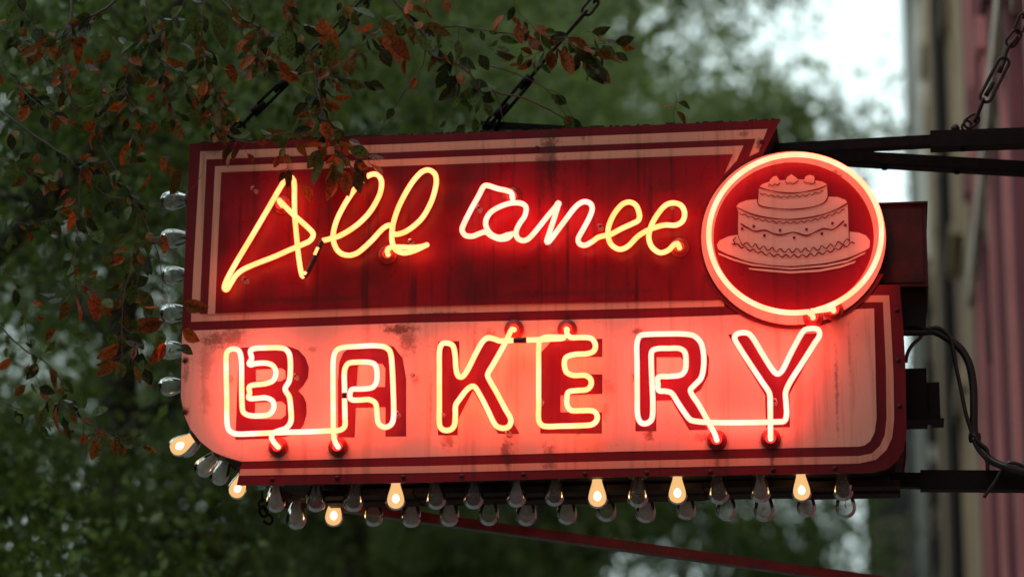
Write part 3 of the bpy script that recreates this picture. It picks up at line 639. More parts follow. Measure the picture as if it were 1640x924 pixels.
# block capitals
T1 = cC([(518, 700), (508, 678), (515, 658), (545, 645), (580, 632), (603, 600), (603, 540), (595, 478), (575, 440), (595, 400), (601, 340), (596, 270), (575, 243), (540, 236), (480, 237), (425, 240), (404, 252), (410, 290), (398, 318), (430, 314), (480, 312), (515, 325), (530, 360), (515, 398), (475, 414), (420, 420), (398, 430), (400, 460), (396, 484), (430, 486), (480, 483), (514, 500), (518, 535), (495, 565), (440, 572), (395, 569), (368, 552), (362, 500), (360, 400), (358, 290), (345, 250), (310, 243), (287, 262), (284, 330), (287, 500), (288, 600), (298, 642), (330, 660), (400, 660), (500, 656)])
T1b = [(a, b, .014) for a, b in cC([(540, 655), (620, 652), (700, 650), (800, 645)])]+cC([(845, 642), (868, 625), (870, 580), (868, 490), (868, 440), (868, 350), (885, 315), (925, 308), (985, 308), (1018, 320), (1028, 360), (1025, 405), (1005, 432), (950, 440), (905, 442), (895, 462), (900, 490), (940, 494), (990, 492), (1020, 510), (1028, 560), (1036, 610), (1068, 628), (1100, 612), (1110, 570), (1108, 450), (1102, 320), (1092, 255), (1065, 232), (1010, 226), (930, 230), (860, 235), (828, 250), (813, 290), (811, 400), (812, 540), (813, 650), (818, 690)])
tube('neon_tube', T1+T1b, M_NM, (445, 715), (541, 715), label='neon tube outlining the B and A', blacks=(cC([(868, 460), (868, 488)]),))
T2 = cD([(560, 180), (540, 225), (500, 300), (460, 370), (430, 425), (440, 455), (480, 525), (530, 620), (562, 680), (552, 718), (515, 730), (475, 712), (430, 625), (380, 530), (350, 492), (315, 508), (270, 565), (248, 600), (246, 660), (240, 715), (215, 740), (175, 738), (156, 710), (155, 600), (155, 400), (156, 290), (170, 252), (200, 246), (232, 262), (245, 320), (250, 390), (262, 432), (285, 438), (315, 400), (360, 310), (400, 240), (430, 216), (465, 222)])
T2b = [(a, b, .012) for a, b in cD([(500, 234), (560, 232), (620, 230), (700, 228), (780, 224), (850, 220)])]
T2c = cD([(862, 214), (820, 212), (760, 213), (730, 228), (721, 265), (720, 400), (720, 600), (722, 690), (750, 718), (850, 718), (960, 715), (1020, 710), (1048, 690), (1052, 655), (1030, 632), (960, 630), (905, 628), (883, 600), (881, 560), (890, 525), (940, 516), (995, 510), (1018, 485), (1015, 450), (985, 430), (920, 430), (880, 412), (867, 370), (875, 330), (920, 312), (1000, 306), (1035, 290), (1043, 255), (1020, 220), (960, 214), (905, 214), (882, 195), (880, 178)])
tube('neon_tube', T2+T2b+T2c, M_NK, (823, 527), (908, 527), label='yellow neon tube outlining the K and E', blacks=(cD([(578, 231), (650, 230)]),))
T3 = cE([(462, 640), (430, 580), (385, 500), (345, 435), (362, 410), (395, 375), (408, 320), (408, 260), (395, 205), (362, 172), (310, 163), (220, 163), (145, 165), (105, 172), (90, 205), (90, 300), (91, 450), (93, 550), (108, 585), (135, 590), (160, 570), (166, 510), (162, 400), (158, 290), (162, 245), (190, 233), (240, 232), (290, 232), (317, 248), (324, 290), (320, 335), (300, 358), (240, 366), (192, 370), (190, 400), (194, 432), (225, 436), (255, 445), (285, 490), (315, 535), (345, 572), (375, 580)])
T3b = [(a, b, .014) for a, b in cE([(420, 584), (500, 586), (600, 586), (700, 584)])]+cE([(760, 582), (793, 578), (804, 550), (802, 490), (800, 440), (825, 385), (880, 300), (940, 205), (962, 170), (955, 143), (925, 137), (890, 145), (865, 180), (820, 265), (785, 335), (762, 354), (738, 335), (690, 260), (645, 185), (620, 160), (575, 160), (556, 180), (575, 220), (630, 305), (690, 395), (722, 445), (726, 500), (727, 580), (728, 640)])
tube('neon_tube', T3+T3b, M_NX, (1148, 704), (1234, 702), label='white neon tube outlining the R and Y')
# ring round the cake
YR = YD-.046
cr = U(1273, 373.5, YR); rx = (U(1411.5, 373.5, YR)[0]-U(1134.5, 373.5, YR)[0])/2; rz = (U(1273, 247, YR)[2]-U(1273, 500, YR)[2])/2
pts = []
for k in range(97):
    a = math.radians(-80.5+k*(358.0/96)); pts.append(np.array([cr[0]+rx*math.cos(a), YR, cr[2]+rz*math.sin(a)]))
_, c1 = cup(1302, 508, YD); _, c2 = cup(1335, 497, YD)
pts = [np.array([c2[0], YD-.006, c2[2]]), np.array([c2[0], YD-.03, c2[2]+.002]), np.array([c2[0]-.02, YR+.004, c2[2]-.004])]+pts+[np.array([c1[0], YD-.028, c1[2]]), np.array([c1[0], YD-.006, c1[2]])]
m = MB(BASE); m.tube(pts, .0078, 12); o = m.build('neon_tube', M_NR, sign, True); o['label'] = 'neon ring round the painted cake'
for (a, b) in ((404, 300), (390, 445), (560, 300), (656, 385), (765, 330), (875, 385), (960, 360), (1075, 325), (362, 600), (660, 600), (705, 660), (864, 640), (1016, 600), (812, 690), (1240, 640), (634, 660), (470, 600)): support(a, b)

# ------------------------------------------------------------------ bulbs (glass > filament, socket)
prof = [(.0165, 0), (.0168, -.005), (.0185, -.012), (.0225, -.022), (.0268, -.034), (.0297, -.046), (.0304, -.055), (.0292, -.064), (.0245, -.0735), (.0165, -.0805), (.0075, -.0840), (.0002, -.085)]
def bulb_mesh():
    m = MB(); m.lathe(prof, n=28); return m
def stem_mesh():
    m = MB(); m.lathe([(.006, -.001), (.0045, -.018), (.003, -.026), (.0002, -.028)], n=8)
    for s in (-1, 1): m.tube([(s*.003, 0, -.026), (s*.011, 0, -.046)], .0006, 5)
    z = [(-.011+.0022*k, .002*(-1)**k, -.046-.007*(k % 2)) for k in range(11)]; m.tube(z, .0009, 5); return m
def hot_mesh():
    m = MB(); m.lathe([(.0002, -.036), (.004, -.038), (.0085, -.043), (.0105, -.049), (.0095, -.056), (.0050, -.061), (.0002, -.063)], n=14); return m
def sock_mesh():
    m = MB(); m.lathe([(.0275, .012), (.0275, .001), (.024, -.0035), (.0172, -.0045), (.0168, .012)], n=18); return m
protos = {}
def bulb(P, axis, lit=False, dusty=False, label=None):
    """axis: direction the bulb points"""
    key = 'lit' if lit else 'dusty' if dusty else 'clear'
    g = M_LIT if lit else M_GLASS_D if dusty else M_GLASS
    if key not in protos:
        a = bulb_mesh().build('light_bulb', g, sign, True); b = (hot_mesh() if lit else stem_mesh()).build('filament', M_HOT if lit else M_WIRE, a, True)
        c = sock_mesh().build('bulb_socket', M_BRASS, a, True); protos[key] = (a, b, c)
    else:
        src = protos[key]; a = src[0].copy(); COL.objects.link(a); a.parent = sign
        for s in src[1:]:
            q = s.copy(); COL.objects.link(q); q.parent = a
    d = Vector(axis).normalized(); a.rotation_mode = 'QUATERNION'
    a.rotation_quaternion = (Vector((0, 0, -1)).rotation_difference(d)) @ Matrix.Rotation(random.uniform(0, 6.28), 4, 'Z').to_quaternion()
    s_ = random.uniform(.96, 1.05); a.scale = (s_,)*3
    a.location = Vector(P)-BASE
    a['label'] = 'glowing warm bulb' if lit else ('dusty unlit bulb' if dusty else 'clear unlit bulb')
    a['group'] = 'bulbs round the sign edge'
    return a
X0, DX, Y1, Y2, ZB = -1.317160*1.35, .0879957*1.35, .0674, .0674+.27683, 3.0475
FR = {3: 1, 8: 1, 10: 1, 13: 1}; RR = {1: 1}
for i in range(15):
    j = lambda s=.05: random.uniform(-s, s)
    bulb((X0+DX*i+j(.003), Y1, ZB+j(.002)), (j(), j(), -1), i in FR, i in (0, 6, 12))
    bulb((X0+DX*i+j(.003), Y2, ZB+j(.003)), (j(), j(), -1), i in RR, i not in RR and i % 3 != 2)
for py in (320, 380, 440, 500, 560, 617):
    e = U(299+(py < 520)*4, py, Y1); bulb((e[0]-.002, Y1, e[2]), (-1, random.uniform(-.08, .08), random.uniform(-.06, .06)), False, False)
for (px, py, y, ax, lit, du) in ((311, 699, Y1, (-1, 0, -.62), True, False), (347, 728, Y1, (-.62, 0, -.62), False, True), (345+18, 722+14, Y2, (-.45, 0, -1), False, True), (391, 758, Y1, (-.42, 0, -1), True, False), (300+22, 684+14, Y2, (-1, 0, -.75), False, True)):
    e = U(px, py, y); bulb((e[0], y, e[2]), ax, lit, du)

# boxes fixed to the right end of the sign
a = U(1372, 331, .07); b = U(1487, 458, .07)
m = MB(BASE); m.box((a[0], .07, b[2]), (b[0], .42, a[2])); m.box((a[0]+.02, .066, b[2]+.012), (b[0]-.012, .0695, a[2]-.012)); m.box((a[0], .06, a[2]+.001), (b[0]+.006, .43, a[2]+.007))
tb = m.build('transformer_box', M_MAROON, sign)
m = MB(BASE); m.box((a[0]+.01, .10, b[2]-.05), (b[0]-.006, .41, b[2]-.001)); m.build('box_base', M_BLACK, tb)
def q7(p): return [(1440+x/2.89, 480+y/2.89) for x, y in p]
a = U(*q7([(25, 325)])[0], .15); b = U(*q7([(133, 560)])[0], .15)
m = MB(BASE); m.box((a[0], .13, b[2]), (b[0], .27, a[2])); m.box((a[0]-.05, .16, b[2]+.05), (a[0]-.001, .24, a[2]-.05))
jb = m.build('junction_box', M_BLACK, sign)
c = U(*q7([(186, 380)])[0], .15); d = U(*q7([(186, 548)])[0], .15)
m = MB(BASE); m.box((b[0]+.001, .15, d[2]), (c[0], .25, c[2])); m.box((b[0]+.012, .14, d[2]-.006), (c[0]+.010, .26, d[2]-.001)); m.box((b[0]-.02, .145, c[2]+.004), (b[0]+.0, .255, a[2]-.004)); m.build('box_cover', M_BLACK, jb)

# ------------------------------------------------------------------ brackets, beams, chains, cable
def plate(mb, x, y, z, w=.07, h=.10):
    mb.box((XW-.012, y-w, z-h), (XW-.0725*0-.001, y+w, z+h))
    for sy in (-1, 1):
        for sz in (-1, 1): mb.lathe([(.009, 0), (.009, .006), (.0001, .008)], (XW-.012, y+sy*w*.7, z+sz*h*.7), (-1, 0, 0), 6)
# top beam running behind the sign's top edge to the wall
p0 = U(776, 204, .40); pA = U(1292, 239, .30)
ps = U(1240, 241, .18); pe = U(1492, 227, .18); pw = U(1640, 222, .18); dz = (pw-pe)/(pw[0]-pe[0]); pW = pe+dz*(XW-.012-pe[0])
root = empty('support_beam', pW, 'black square beam from behind the cake ring to the wall, upper of two', 'beam'); o_ = np.array(pW)
s2 = ps+(ps-pe)/np.linalg.norm(ps-pe)*.95
m = MB(o_); m.bar(s2, pe, .045, .030); m.build('inner_bar', M_BLACK, root)
m = MB(o_); m.bar(pe-np.array([.004, 0, 0]), pW, .062, .050); 
for k in range(2): m.lathe([(.008, 0), (.008, .008), (.0001, .009)], pe+(pW-pe)*(.18+.5*k)+np.array([0, 0, -.025]), (0, 0, -1), 6)
m.build('sleeve', M_BLACK, root)
m = MB(o_); plate(m, 0, pW[1], pW[2]); m.build('wall_plate', M_BLACK, root)
# rear beam, splayed
a = U(1230, 243, .22); b = U(1640, 267, .44); dd = (b-a)/(b[0]-a[0]); bw = a+dd*(XW-.012-a[0]); a0 = a-dd*.25
root = empty('support_beam', bw, 'black angle beam splayed under the upper one behind the cake ring', 'beam'); o_ = np.array(bw)
m = MB(o_); m.bar(a0, bw, .006, .036); m.bar(a0+np.array([0, .026, -.0165]), bw+np.array([0, .026, -.0165]), .046, .006)
for k in range(3): q = a+(bw-a)*(.35+.22*k); m.lathe([(.009, 0), (.009, .010), (.0001, .011)], q+np.array([0, .02, -.020]), (0, 0, -1), 6)
m.build('angle_bar', M_BLACK, root)
m = MB(o_); plate(m, 0, bw[1], bw[2], .06, .07); m.build('wall_plate', M_BLACK, root)
# beam end lying on the sign top by the middle chain
a = U(776, 200, .30); b = U(900, 207, .16)
root = empty('top_bracket', a, 'thin black bar lying on the top edge under the middle chain', 'bracket')
m = MB(a); m.bar(a, U(1010, 214, .12), .05, .012, (0, 0, 1)); m.bar(a+np.array([.0, 0, -.02]), a+np.array([.05, 0, -.02]), .05, .03); m.build('flat_bar', M_BLACK, root)
# lower beam
pe = U(1476, 770, .2); pw = U(1640, 771, .2); dz = (pw-pe)/(pw[0]-pe[0]); pW = pe+dz*(XW-.012-pe[0]); ps = U(1425, 769, .2)
root = empty('support_beam', pW, 'black square beam holding the bottom right corner of the sign, cable wound on it', 'beam'); o_ = np.array(pW)
m = MB(o_); m.bar(ps, pe, .042, .042); m.build('inner_bar', M_BLACK, root)
m = MB(o_); m.bar(pe-np.array([.004, 0, 0]), pW, .058, .056); m.build('sleeve', M_BLACK, root)
m = MB(o_); plate(m, 0, pW[1], pW[2]); m.build('wall_plate', M_BLACK, root)
# red brace below
a = U(560, 811, .46); b = U(1350, 921, .46); dd = (b-a)/(b[0]-a[0]); bw = a+dd*(XW-.012-a[0]); a = a-dd*.1
root = empty('brace_bar', bw, 'long red angle iron brace slanting down right beneath the bulbs', 'brace'); o_ = np.array(bw)
m = MB(o_); m.bar(a, bw, .006, .028); m.build('red_web', M_REDIRON, root)
m = MB(o_); m.bar(a+np.array([0, .018, -.0155]), bw+np.array([0, .018, -.0155]), .044, .0025); m.build('grey_flange', M_GREYIRON, root)
m = MB(o_); plate(m, 0, bw[1], bw[2], .05, .07); m.build('wall_plate', M_BLACK, root)
m = MB(o_); m.bar(a+np.array([.04, 0, 0]), (a[0]+.04, a[1], 3.046), .02, .006, (1, 0, 0)); m.build('hanger', M_BLACK, root)

def link(mb, p, q, wdt, r, flip):
    """one oval chain link from p to q"""
    p = np.array(p, float); q = np.array(q, float); d = q-p; L = np.linalg.norm(d); d /= L
    s = np.cross(d, np.array([0, 1.0, 0])); s /= np.linalg.norm(s); t = np.cross(d, s)
    e = s*math.cos(flip)+t*math.sin(flip)
    pts = []
    for k in range(20):
        a = 2*PI*k/20; c, s_ = math.cos(a), math.sin(a)
        pts.append((p+q)/2+d*(c*wdt/2+(L/2-wdt/2)*(1 if c >= 0 else -1))+e*s_*wdt/2)
    pts.append(pts[0]+(pts[1]-pts[0])*.01)
    mb.tube(pts, r, 7, cap=False)
def chain_to_wall(label, P, Q, y, lead, tb, npx=None, wire=False):
    """P, Q photo pixels of the visible run; goes straight on to an eye plate on the wall"""
    a = U(*P, y); b = U(*Q, y); dd = (b-a)/(b[0]-a[0]); W = a+dd*(XW-.03-a[0])
    root = empty('support_chain', a, label, 'chain', 'chains that hold the sign to the wall'); o_ = np.array(a)
    L = np.linalg.norm(W-a); d = (W-a)/L
    # bottom eye / rod
    m = MB(o_); m.tube([a, a+d*.05], .006, 8); link(m, a-d*.03, a+d*.03, .032, .005, 0.5); m.build('eye_bolt', M_BLACK, root, True)
    t = .05
    if tb:
        t0, t1 = tb
        m = MB(o_); s = np.cross(d, [0, 1, 0]); s /= np.linalg.norm(s)
        for g in (-1, 1): m.tube([a+d*(t0+.012)+s*g*.012, a+d*(t1-.012)+s*g*.012], .0055, 8)
        for tt in (t0, t1-.03): m.tube([a+d*tt, a+d*(tt+.03)], .016, 10)
        m.tube([a+d*t, a+d*(t0+.05)], .006, 8); m.tube([a+d*(t1-.05), a+d*(t1+.06)], .006, 8)
        m.build('turnbuckle', M_BLACK, root, True); t = t1+.05
        if wire:
            m = MB(o_); m.tube([a+d*t, a+d*(t+wire)], .0055, 8); m.build('rod', M_BLACK, root, True); t += wire
    k = 0
    while t < L-.02:
        ln = .062; m = MB(o_); link(m, a+d*t, a+d*min(t+ln, L), .030, .0048, .35 if k % 2 else 1.75); m.build('link', M_RUSTY, root, True); t += ln-.013; k += 1
        if k > 90: break
    m = MB(o_); m.box((XW-.012, W[1]-.05, W[2]-.05), (XW-.001, W[1]+.05, W[2]+.05)); link(m, W-np.array([.02, 0, 0]), W+np.array([.024, 0, 0]), .04, .006, 0); m.build('eye_plate', M_BLACK, root)
chain_to_wall('black chain with turnbuckle rising behind the reddish leaves, leftmost', (378, 209), (590, 0), .22, 0, (.075, .22))
chain_to_wall('black chain and turnbuckle rod above the middle of the sign', (787, 198), (953, 2), .24, 0, (.03, .19), wire=.16)
# short right chain: hook, turnbuckle, links
a = U(1548, 200, .18); b = U(1600, 105, .18); c = U(1640, 62, .18)
root = empty('support_chain', a, 'rusty chain with turnbuckle on top of the right beam end', 'chain', 'chains that hold the sign to the wall'); o_ = np.array(a)
def Rr(x, y): return U(1380+x/2.565, y/2.565, .18)
m = MB(o_); m.lathe([(.012, 0), (.014, .006), (.008, .016), (.0001, .018)], Rr(385, 535), (0, 0, 1), 12); link(m, Rr(418, 535), Rr(442, 500), .022, .004, .3); m.build('shackle', M_RUSTY, root, True)
m = MB(o_); link(m, Rr(425, 520), Rr(478, 478), .030, .0042, .2); m.build('link', M_RUSTY, root, True)
m = MB(o_); link(m, Rr(466, 500), Rr(502, 408), .020, .0042, 1.4); m.build('link', M_RUSTY, root, True)
m = MB(o_); link(m, Rr(500, 418), Rr(592, 240), .034, .0052, .15); m.tube([Rr(510, 395), Rr(540, 340)], .007, 8); m.tube([Rr(565, 300), Rr(585, 250)], .007, 8); m.build('turnbuckle', M_RUSTY, root, True)
m = MB(o_); m.tube(catmull([Rr(583, 250), Rr(600, 200), Rr(630, 165), Rr(640, 150)], 5), .0062, 8); m.build('hook_bolt', M_RUSTY, root, True)
m = MB(o_); link(m, Rr(602, 190), Rr(648, 128), .032, .004, .4); m.build('link', M_RUSTY, root, True)
p = np.array(Rr(640, 135)); e = np.array(Rr(690, 10)); d = (e-p)/np.linalg.norm(e-p)*.05; k = 0
while p[0] < XW-.05:
    m = MB(o_); link(m, p, p+d*1.25, .028, .0042, 1.6 if k % 2 else .3); m.build('link', M_RUSTY, root, True); p = p+d; k += 1
m = MB(o_); m.box((XW-.012, p[1]-.04, p[2]-.04), (XW-.001, p[1]+.04, p[2]+.04)); link(m, p-np.array([.01, 0, 0]), (XW-.004, p[1], p[2]), .03, .005, 0); m.build('eye_plate', M_BLACK, root)
# loose chain end hanging under the left of the sign
def q8(x, y): return U(260+x/2.828, 680+y/2.828, .24)
root = empty('loose_chain', q8(455, 340), 'short loose chain with hook hanging under the lower left corner', 'chain'); o_ = np.array(root.location)
m = MB(o_); m.tube([q8(452, 300), q8(452, 350)], .004, 6); m.build('eye_bolt', M_BLACK, root, True)
for (a, b, fl) in (((450, 340), (460, 378), .2), ((455, 370), (475, 400), 1.5), ((445, 372), (470, 412), .4)):
    m = MB(o_); link(m, q8(*a), q8(*b), .026, .0042, fl); m.build('link', M_BLACK, root, True)
m = MB(o_); m.tube(catmull([q8(470, 400), q8(490, 412), q8(498, 432), q8(488, 448), q8(470, 444), q8(458, 434)], 5), .0042, 8); m.build('hook', M_BLACK, root, True)
# cable
def qc(pts, y): return [U(1440+a/2.89, 480+b/2.89, y) for a, b in pts]
cpt = qc([(10, 150), (60, 150), (110, 150), (160, 146), (220, 176), (285, 228), (325, 300), (343, 400), (346, 500), (346, 600), (358, 660), (385, 705), (425, 748), (475, 775), (540, 795), (600, 808), (680, 815), (800, 812)], .17)
root = empty('power_cable', cpt[0], 'thick black cable looping from the sign end down onto the lower beam', 'cable'); o_ = np.array(cpt[0])
cp = catmull(cpt, 6)
cp = [p+np.array([0, -.03*min(1, max(0, (i-60)/20)), 0]) for i, p in enumerate(cp)]
m = MB(o_); m.tube(cp, .0118, 12); m.build('main_cord', M_RUBBER, root, True)
for pts, r, yy in (([(130, 140), (175, 128), (225, 160), (245, 205), (262, 300), (285, 410), (310, 530), (340, 625), (345, 640)], .006, .16), ([(105, 160), (95, 178), (60, 210), (38, 250), (30, 290)], .0055, .17),
                   ([(340, 640), (370, 700), (405, 740), (410, 790)], .006, .15), ([(620, 800), (565, 765), (515, 753), (480, 775), (450, 830), (415, 880), (392, 915)], .0052, .14), ([(345, 625), (375, 665), (405, 690), (415, 740)], .0055, .15)):
    m = MB(o_); m.tube(catmull(qc(pts, yy), 6), r, 8); m.build('thin_wire', M_RUBBER, root, True)
m = MB(o_); m.lathe([(.017, -.012), (.019, 0), (.017, .012)], qc([(350, 638)], .165)[0], (0, 0, 1), 12); m.build('tie', M_RUBBER, root, True)
m = MB(o_); m.tube(qc([(12, 138), (60, 140), (105, 143)], .17), .012, 8); m.build('gland', M_BLACK, root, True)

# ------------------------------------------------------------------ leafy branches in front and above
TRB = np.array([-3.75, .9, -.0])
tree = empty('plum_tree', TRB, 'tree with reddish and dark green leaves drooping over the upper left of the sign', 'tree')
TPL = (-3.75, .9, 0.0)
m = MB(TPL); trunk_pts = catmull([(-3.75, .9, 0), (-3.72, .88, 1.2), (-3.66, .84, 2.4), (-3.6, .8, 3.4), (-3.5, .74, 4.4), (-3.3, .66, 5.3)], 5)
m.tube(trunk_pts, [.11-.075*i/(len(trunk_pts)-1) for i in range(len(trunk_pts))], 14)
trunk = m.build('trunk', M_BARK, tree, True)
limb = catmull([(-3.5, .74, 4.4), (-3.0, .55, 4.95), (-2.3, .35, 5.2), (-1.5, .2, 5.3), (-.8, .12, 5.25), (-.2, .1, 5.1)], 6)
m = MB(TPL); m.tube(limb, [.036-.028*i/(len(limb)-1) for i in range(len(limb))], 10); m.tube(catmull([(-3.6, .8, 3.4), (-3.2, .6, 3.9), (-2.85, .4, 4.1)], 5), .018, 8)
m.build('limb', M_BARK, trunk, True)
BR = [ # (points px, y start, y end, r0, r1, red?, leaf density)
 ([(349, -6), (379, 24), (411, 41), (447, 62), (476, 81), (496, 101), (512, 114), (538, 123), (590, 133)], .06, -.02, .0052, .0022, 0, .7),
 ([(626, -6), (655, 29), (681, 58), (710, 88)], .08, .08, .0058, .0042, 0, 1.2),
 ([(697, 92), (725, 100), (744, 112), (763, 129), (791, 146), (836, 157), (870, 171), (906, 191)], .08, .12, .0034, .0024, 1, 0),
 ([(684, 55), (680, 90), (668, 120), (638, 162), (609, 212)], .08, .05, .0030, .0016, 0, .15),
 ([(703, 44), (738, 43), (780, 49), (819, 55), (842, 63), (864, 67), (881, 64)], .08, .10, .0024, .0016, 0, .3),
 ([(763, 104), (808, 112), (836, 123), (870, 140), (887, 157), (904, 184)], .09, .12, .0018, .0014, 1, .1),
 ([(870, 140), (895, 152), (918, 190)], .12, .12, .0014, .0010, 0, .1),
 ([(692, 56), (693, 118), (695, 200)], .08, .08, .0012, .0010, 0, 0), ([(735, 42), (734, 60), (731, 90), (733, 130), (727, 160), (709, 210)], .08, .08, .0018, .0010, 0, .3),
 ([(770, 125), (765, 150), (761, 165), (741, 210)], .08, .08, .0014, .0010, 1, .5), ([(791, 146), (800, 170), (808, 198)], .1, .1, .0018, .0014, 1, 0),
 ([(505, 101), (509, 123), (505, 156), (483, 182), (470, 208), (457, 234), (460, 260), (468, 276), (484, 295)], -.02, -.12, .0016, .0006, 1, .3),
 ([(505, 101), (507, 140), (512, 162), (520, 195), (530, 225), (545, 245), (562, 262)], -.02, -.14, .0024, .0008, 1, 1.6),
 ([(545, -6), (560, 20), (575, 45), (596, 64)], .0, -.03, .002, .0014, 0, .8), ([(596, 80), (554, 97), (525, 115)], .0, .0, .0016, .002, 1, .5),
 ([(193, -6), (172, 12), (152, 23), (138, 31), (117, 45)], -.1, -.1, .0046, .003, 0, .8),
 ([(114, -6), (114, 62), (104, 94), (104, 136), (114, 162)], -.1, -.14, .0036, .0018, 0, .8),
 ([(117, 45), (95, 62), (60, 78)], -.1, -.15, .0026, .0012, 0, 1), ([(232, -6), (239, 36), (250, 78), (258, 95)], .0, -.0, .0036, .0028, 0, .7),
 ([(258, 95), (286, 117), (312, 153), (340, 185), (352, 205)], .0, -.08, .0028, .0012, 0, 1.0),
 ([(258, 95), (262, 130), (275, 170), (282, 200)], .0, -.05, .002, .001, 0, 1.4),
 ([(-8, 171), (32, 201), (65, 224), (101, 248), (123, 266), (150, 290)], .15, .1, .0042, .0022, 0, .4), ([(165, 234), (185, 272), (206, 302), (221, 331), (239, 368), (254, 409), (261, 457), (269, 490)], .0, -.08, .0018, .0009, 0, .8),
 ([(-8, 40), (20, 55), (52, 70), (78, 107), (94, 153), (104, 185), (117, 198)], .1, .0, .003, .0012, 0, .9), ([(123, 262), (140, 261), (166, 260), (205, 250)], .1, .05, .0024, .0012, 1, 1.2),
 ([(-8, 421), (22, 453), (37, 486), (44, 537), (55, 593), (66, 620)], .2, .15, .0020, .0010, 0, .3), ([(-8, 514), (37, 558), (74, 580), (99, 611), (120, 645)], .2, .15, .0030, .0014, 0, .4),
 ([(60, 612), (71, 621), (93, 643), (127, 669), (156, 688), (186, 703), (214, 710)], .15, .1, .0020, .0010, 0, .9), ([(150, 290), (165, 310), (190, 318), (217, 324), (213, 401), (206, 442), (197, 479), (195, 534), (195, 578)], .1, -.02, .0018, .0010, 1, .7),
 ([(-8, 350), (44, 359), (81, 353), (107, 357)], .2, .15, .0016, .001, 0, .9), ([(130, 268), (127, 300), (125, 342), (120, 427), (121, 445), (147, 464), (165, 479)], .1, .0, .0014, .0009, 1, .8),
 ([(221, 328), (272, 324), (302, 309), (324, 280)], -.03, -.06, .0011, .0008, 1, 0), ([(213, 388), (240, 388), (268, 387)], .0, -.05, .0011, .0008, 1, 1),
 ([(330, -6), (322, 40), (330, 90), (345, 140), (352, 175)], -.05, -.08, .0022, .001, 1, 1.6), ([(400, -6), (420, 40), (412, 80), (430, 112)], -.05, -.05, .002, .001, 0, 1.3),
 ([(455, -6), (462, 25), (485, 60), (492, 78)], -.06, -.06, .002, .001, 0, 1.4), ([(300, -6), (280, 35), (255, 52), (215, 70)], -.15, -.1, .002, .001, 0, 1.1),
 ([(820, -6), (832, 20), (850, 40), (866, 55)], .05, .08, .0014, .001, 1, .6), ([(881, 64), (905, 60), (930, 72), (955, 72), (985, 68)], .1, .1, .0018, .0008, 0, 1.2), ([(905, 62), (925, 85), (950, 110)], .1, .08, .0016, .0008, 1, 1.3),
 ([(881, 64), (868, 82), (840, 92), (826, 92)], .1, .1, .0014, .0008, 0, .8), ([(-8, 95), (25, 130), (52, 160), (88, 185)], .0, -.1, .002, .001, 0, 1.1), ([(-8, 250), (30, 265), (75, 290)], .05, .0, .002, .001, 0, 1.3),
 ([(180, 60), (205, 100), (200, 140), (220, 180), (215, 225)], -.05, -.1, .0018, .0008, 1, 1.2), ([(20, -6), (40, 25), (70, 55)], .0, .0, .0024, .0012, 0, 1), ([(160, 128), (172, 165), (160, 215)], .0, .0, .0014, .0008, 1, 1.2),
 ([(350, 205), (375, 222), (405, 228), (440, 215), (470, 212)], -.08, -.1, .0012, .0008, 0, .5), ([(195, 520), (220, 545), (235, 590)], .0, .0, .0010, .0007, 0, .8), ([(0, 640), (30, 655), (60, 668)], .1, .1, .0012, .0008, 0, .5)]
bt = MB(TPL)
leafs = []      # (pos, dir, length, col kind)
def rp(pt, y): return U(pt[0], pt[1], y)
for (pts, ya, yb, r0, r1, red, dens) in BR:
    n = len(pts); P = [rp(p, ya+(yb-ya)*i/(n-1)) for i, p in enumerate(pts)]
    C_ = catmull(P, 4); C_ = [p+rng.normal(size=3)*.0012 for p in C_]; k = len(C_)
    bt = MB(TPL); bt.tube(C_, [r0+(r1-r0)*i/(k-1) for i in range(k)], 6)
    L = sum(np.linalg.norm(C_[i+1]-C_[i]) for i in range(k-1)); ns = int(L*78*dens+.5)
    for s in range(ns):
        i = rng.integers(int(k*.15), k-1) if k > 4 else 0
        p = C_[i]; t = C_[i+1]-C_[i]; t /= max(1e-6, np.linalg.norm(t))
        d = t*.6+rng.normal(size=3)*[.7, .5, .6]+np.array([0, 0, -.45]); d /= np.linalg.norm(d)
        tl = rng.uniform(.004, .05); q = p+d*tl
        if tl > .012: bt.tube([p, (p+q)/2+rng.normal(size=3)*.002, q], .0007, 4)
        leafs.append((q, d, rng.uniform(.026, .060), None))
    if dens > 0: leafs.append((C_[-1], (C_[-1]-C_[-2])/max(1e-6, np.linalg.norm(C_[-1]-C_[-2])), .06, None))
    bt.build('branch', M_TWIGR if red else M_TWIG, trunk, True)
bt = MB(TPL)
# main stems from the trunk and limb to the places where branches come into view
for (px, py, y, r) in ((349, -6, .06, .006), (626, -6, .08, .0065), (193, -6, -.1, .005), (114, -6, -.1, .004), (232, -6, 0, .004), (545, -6, 0, .0025), (330, -6, -.05, .0025), (400, -6, -.05, .0022), (455, -6, -.06, .0022), (300, -6, -.15, .0022), (820, -6, .05, .0016), (20, -6, 0, .0026)):
    e = U(px, py, y); i = min(range(len(limb)), key=lambda k: abs(limb[k][0]-(e[0]-.25))); s = limb[i]
    bt.tube(catmull([s, (s+e)/2+np.array([.06, 0, .05]), e], 5), [r*1.3+(r-r*1.3)*k/10 for k in range(11)], 6)
for (px, py, y, r) in ((-8, 171, .15, .0045), (-8, 421, .2, .0022), (-8, 514, .2, .0032), (-8, 40, .1, .0032), (-8, 350, .2, .0018), (-8, 95, 0, .0022), (-8, 250, .05, .0022), (0, 640, .1, .0014)):
    e = U(px, py, y); s = np.array([-3.6, .8, e[2]+.5]); bt.tube(catmull([s, (s+e)/2+np.array([0, 0, .1]), e], 5), [r*1.8+(r-r*1.8)*k/10 for k in range(11)], 6)
bt.build('stem', M_BARK, trunk, True); bt = MB(TPL)
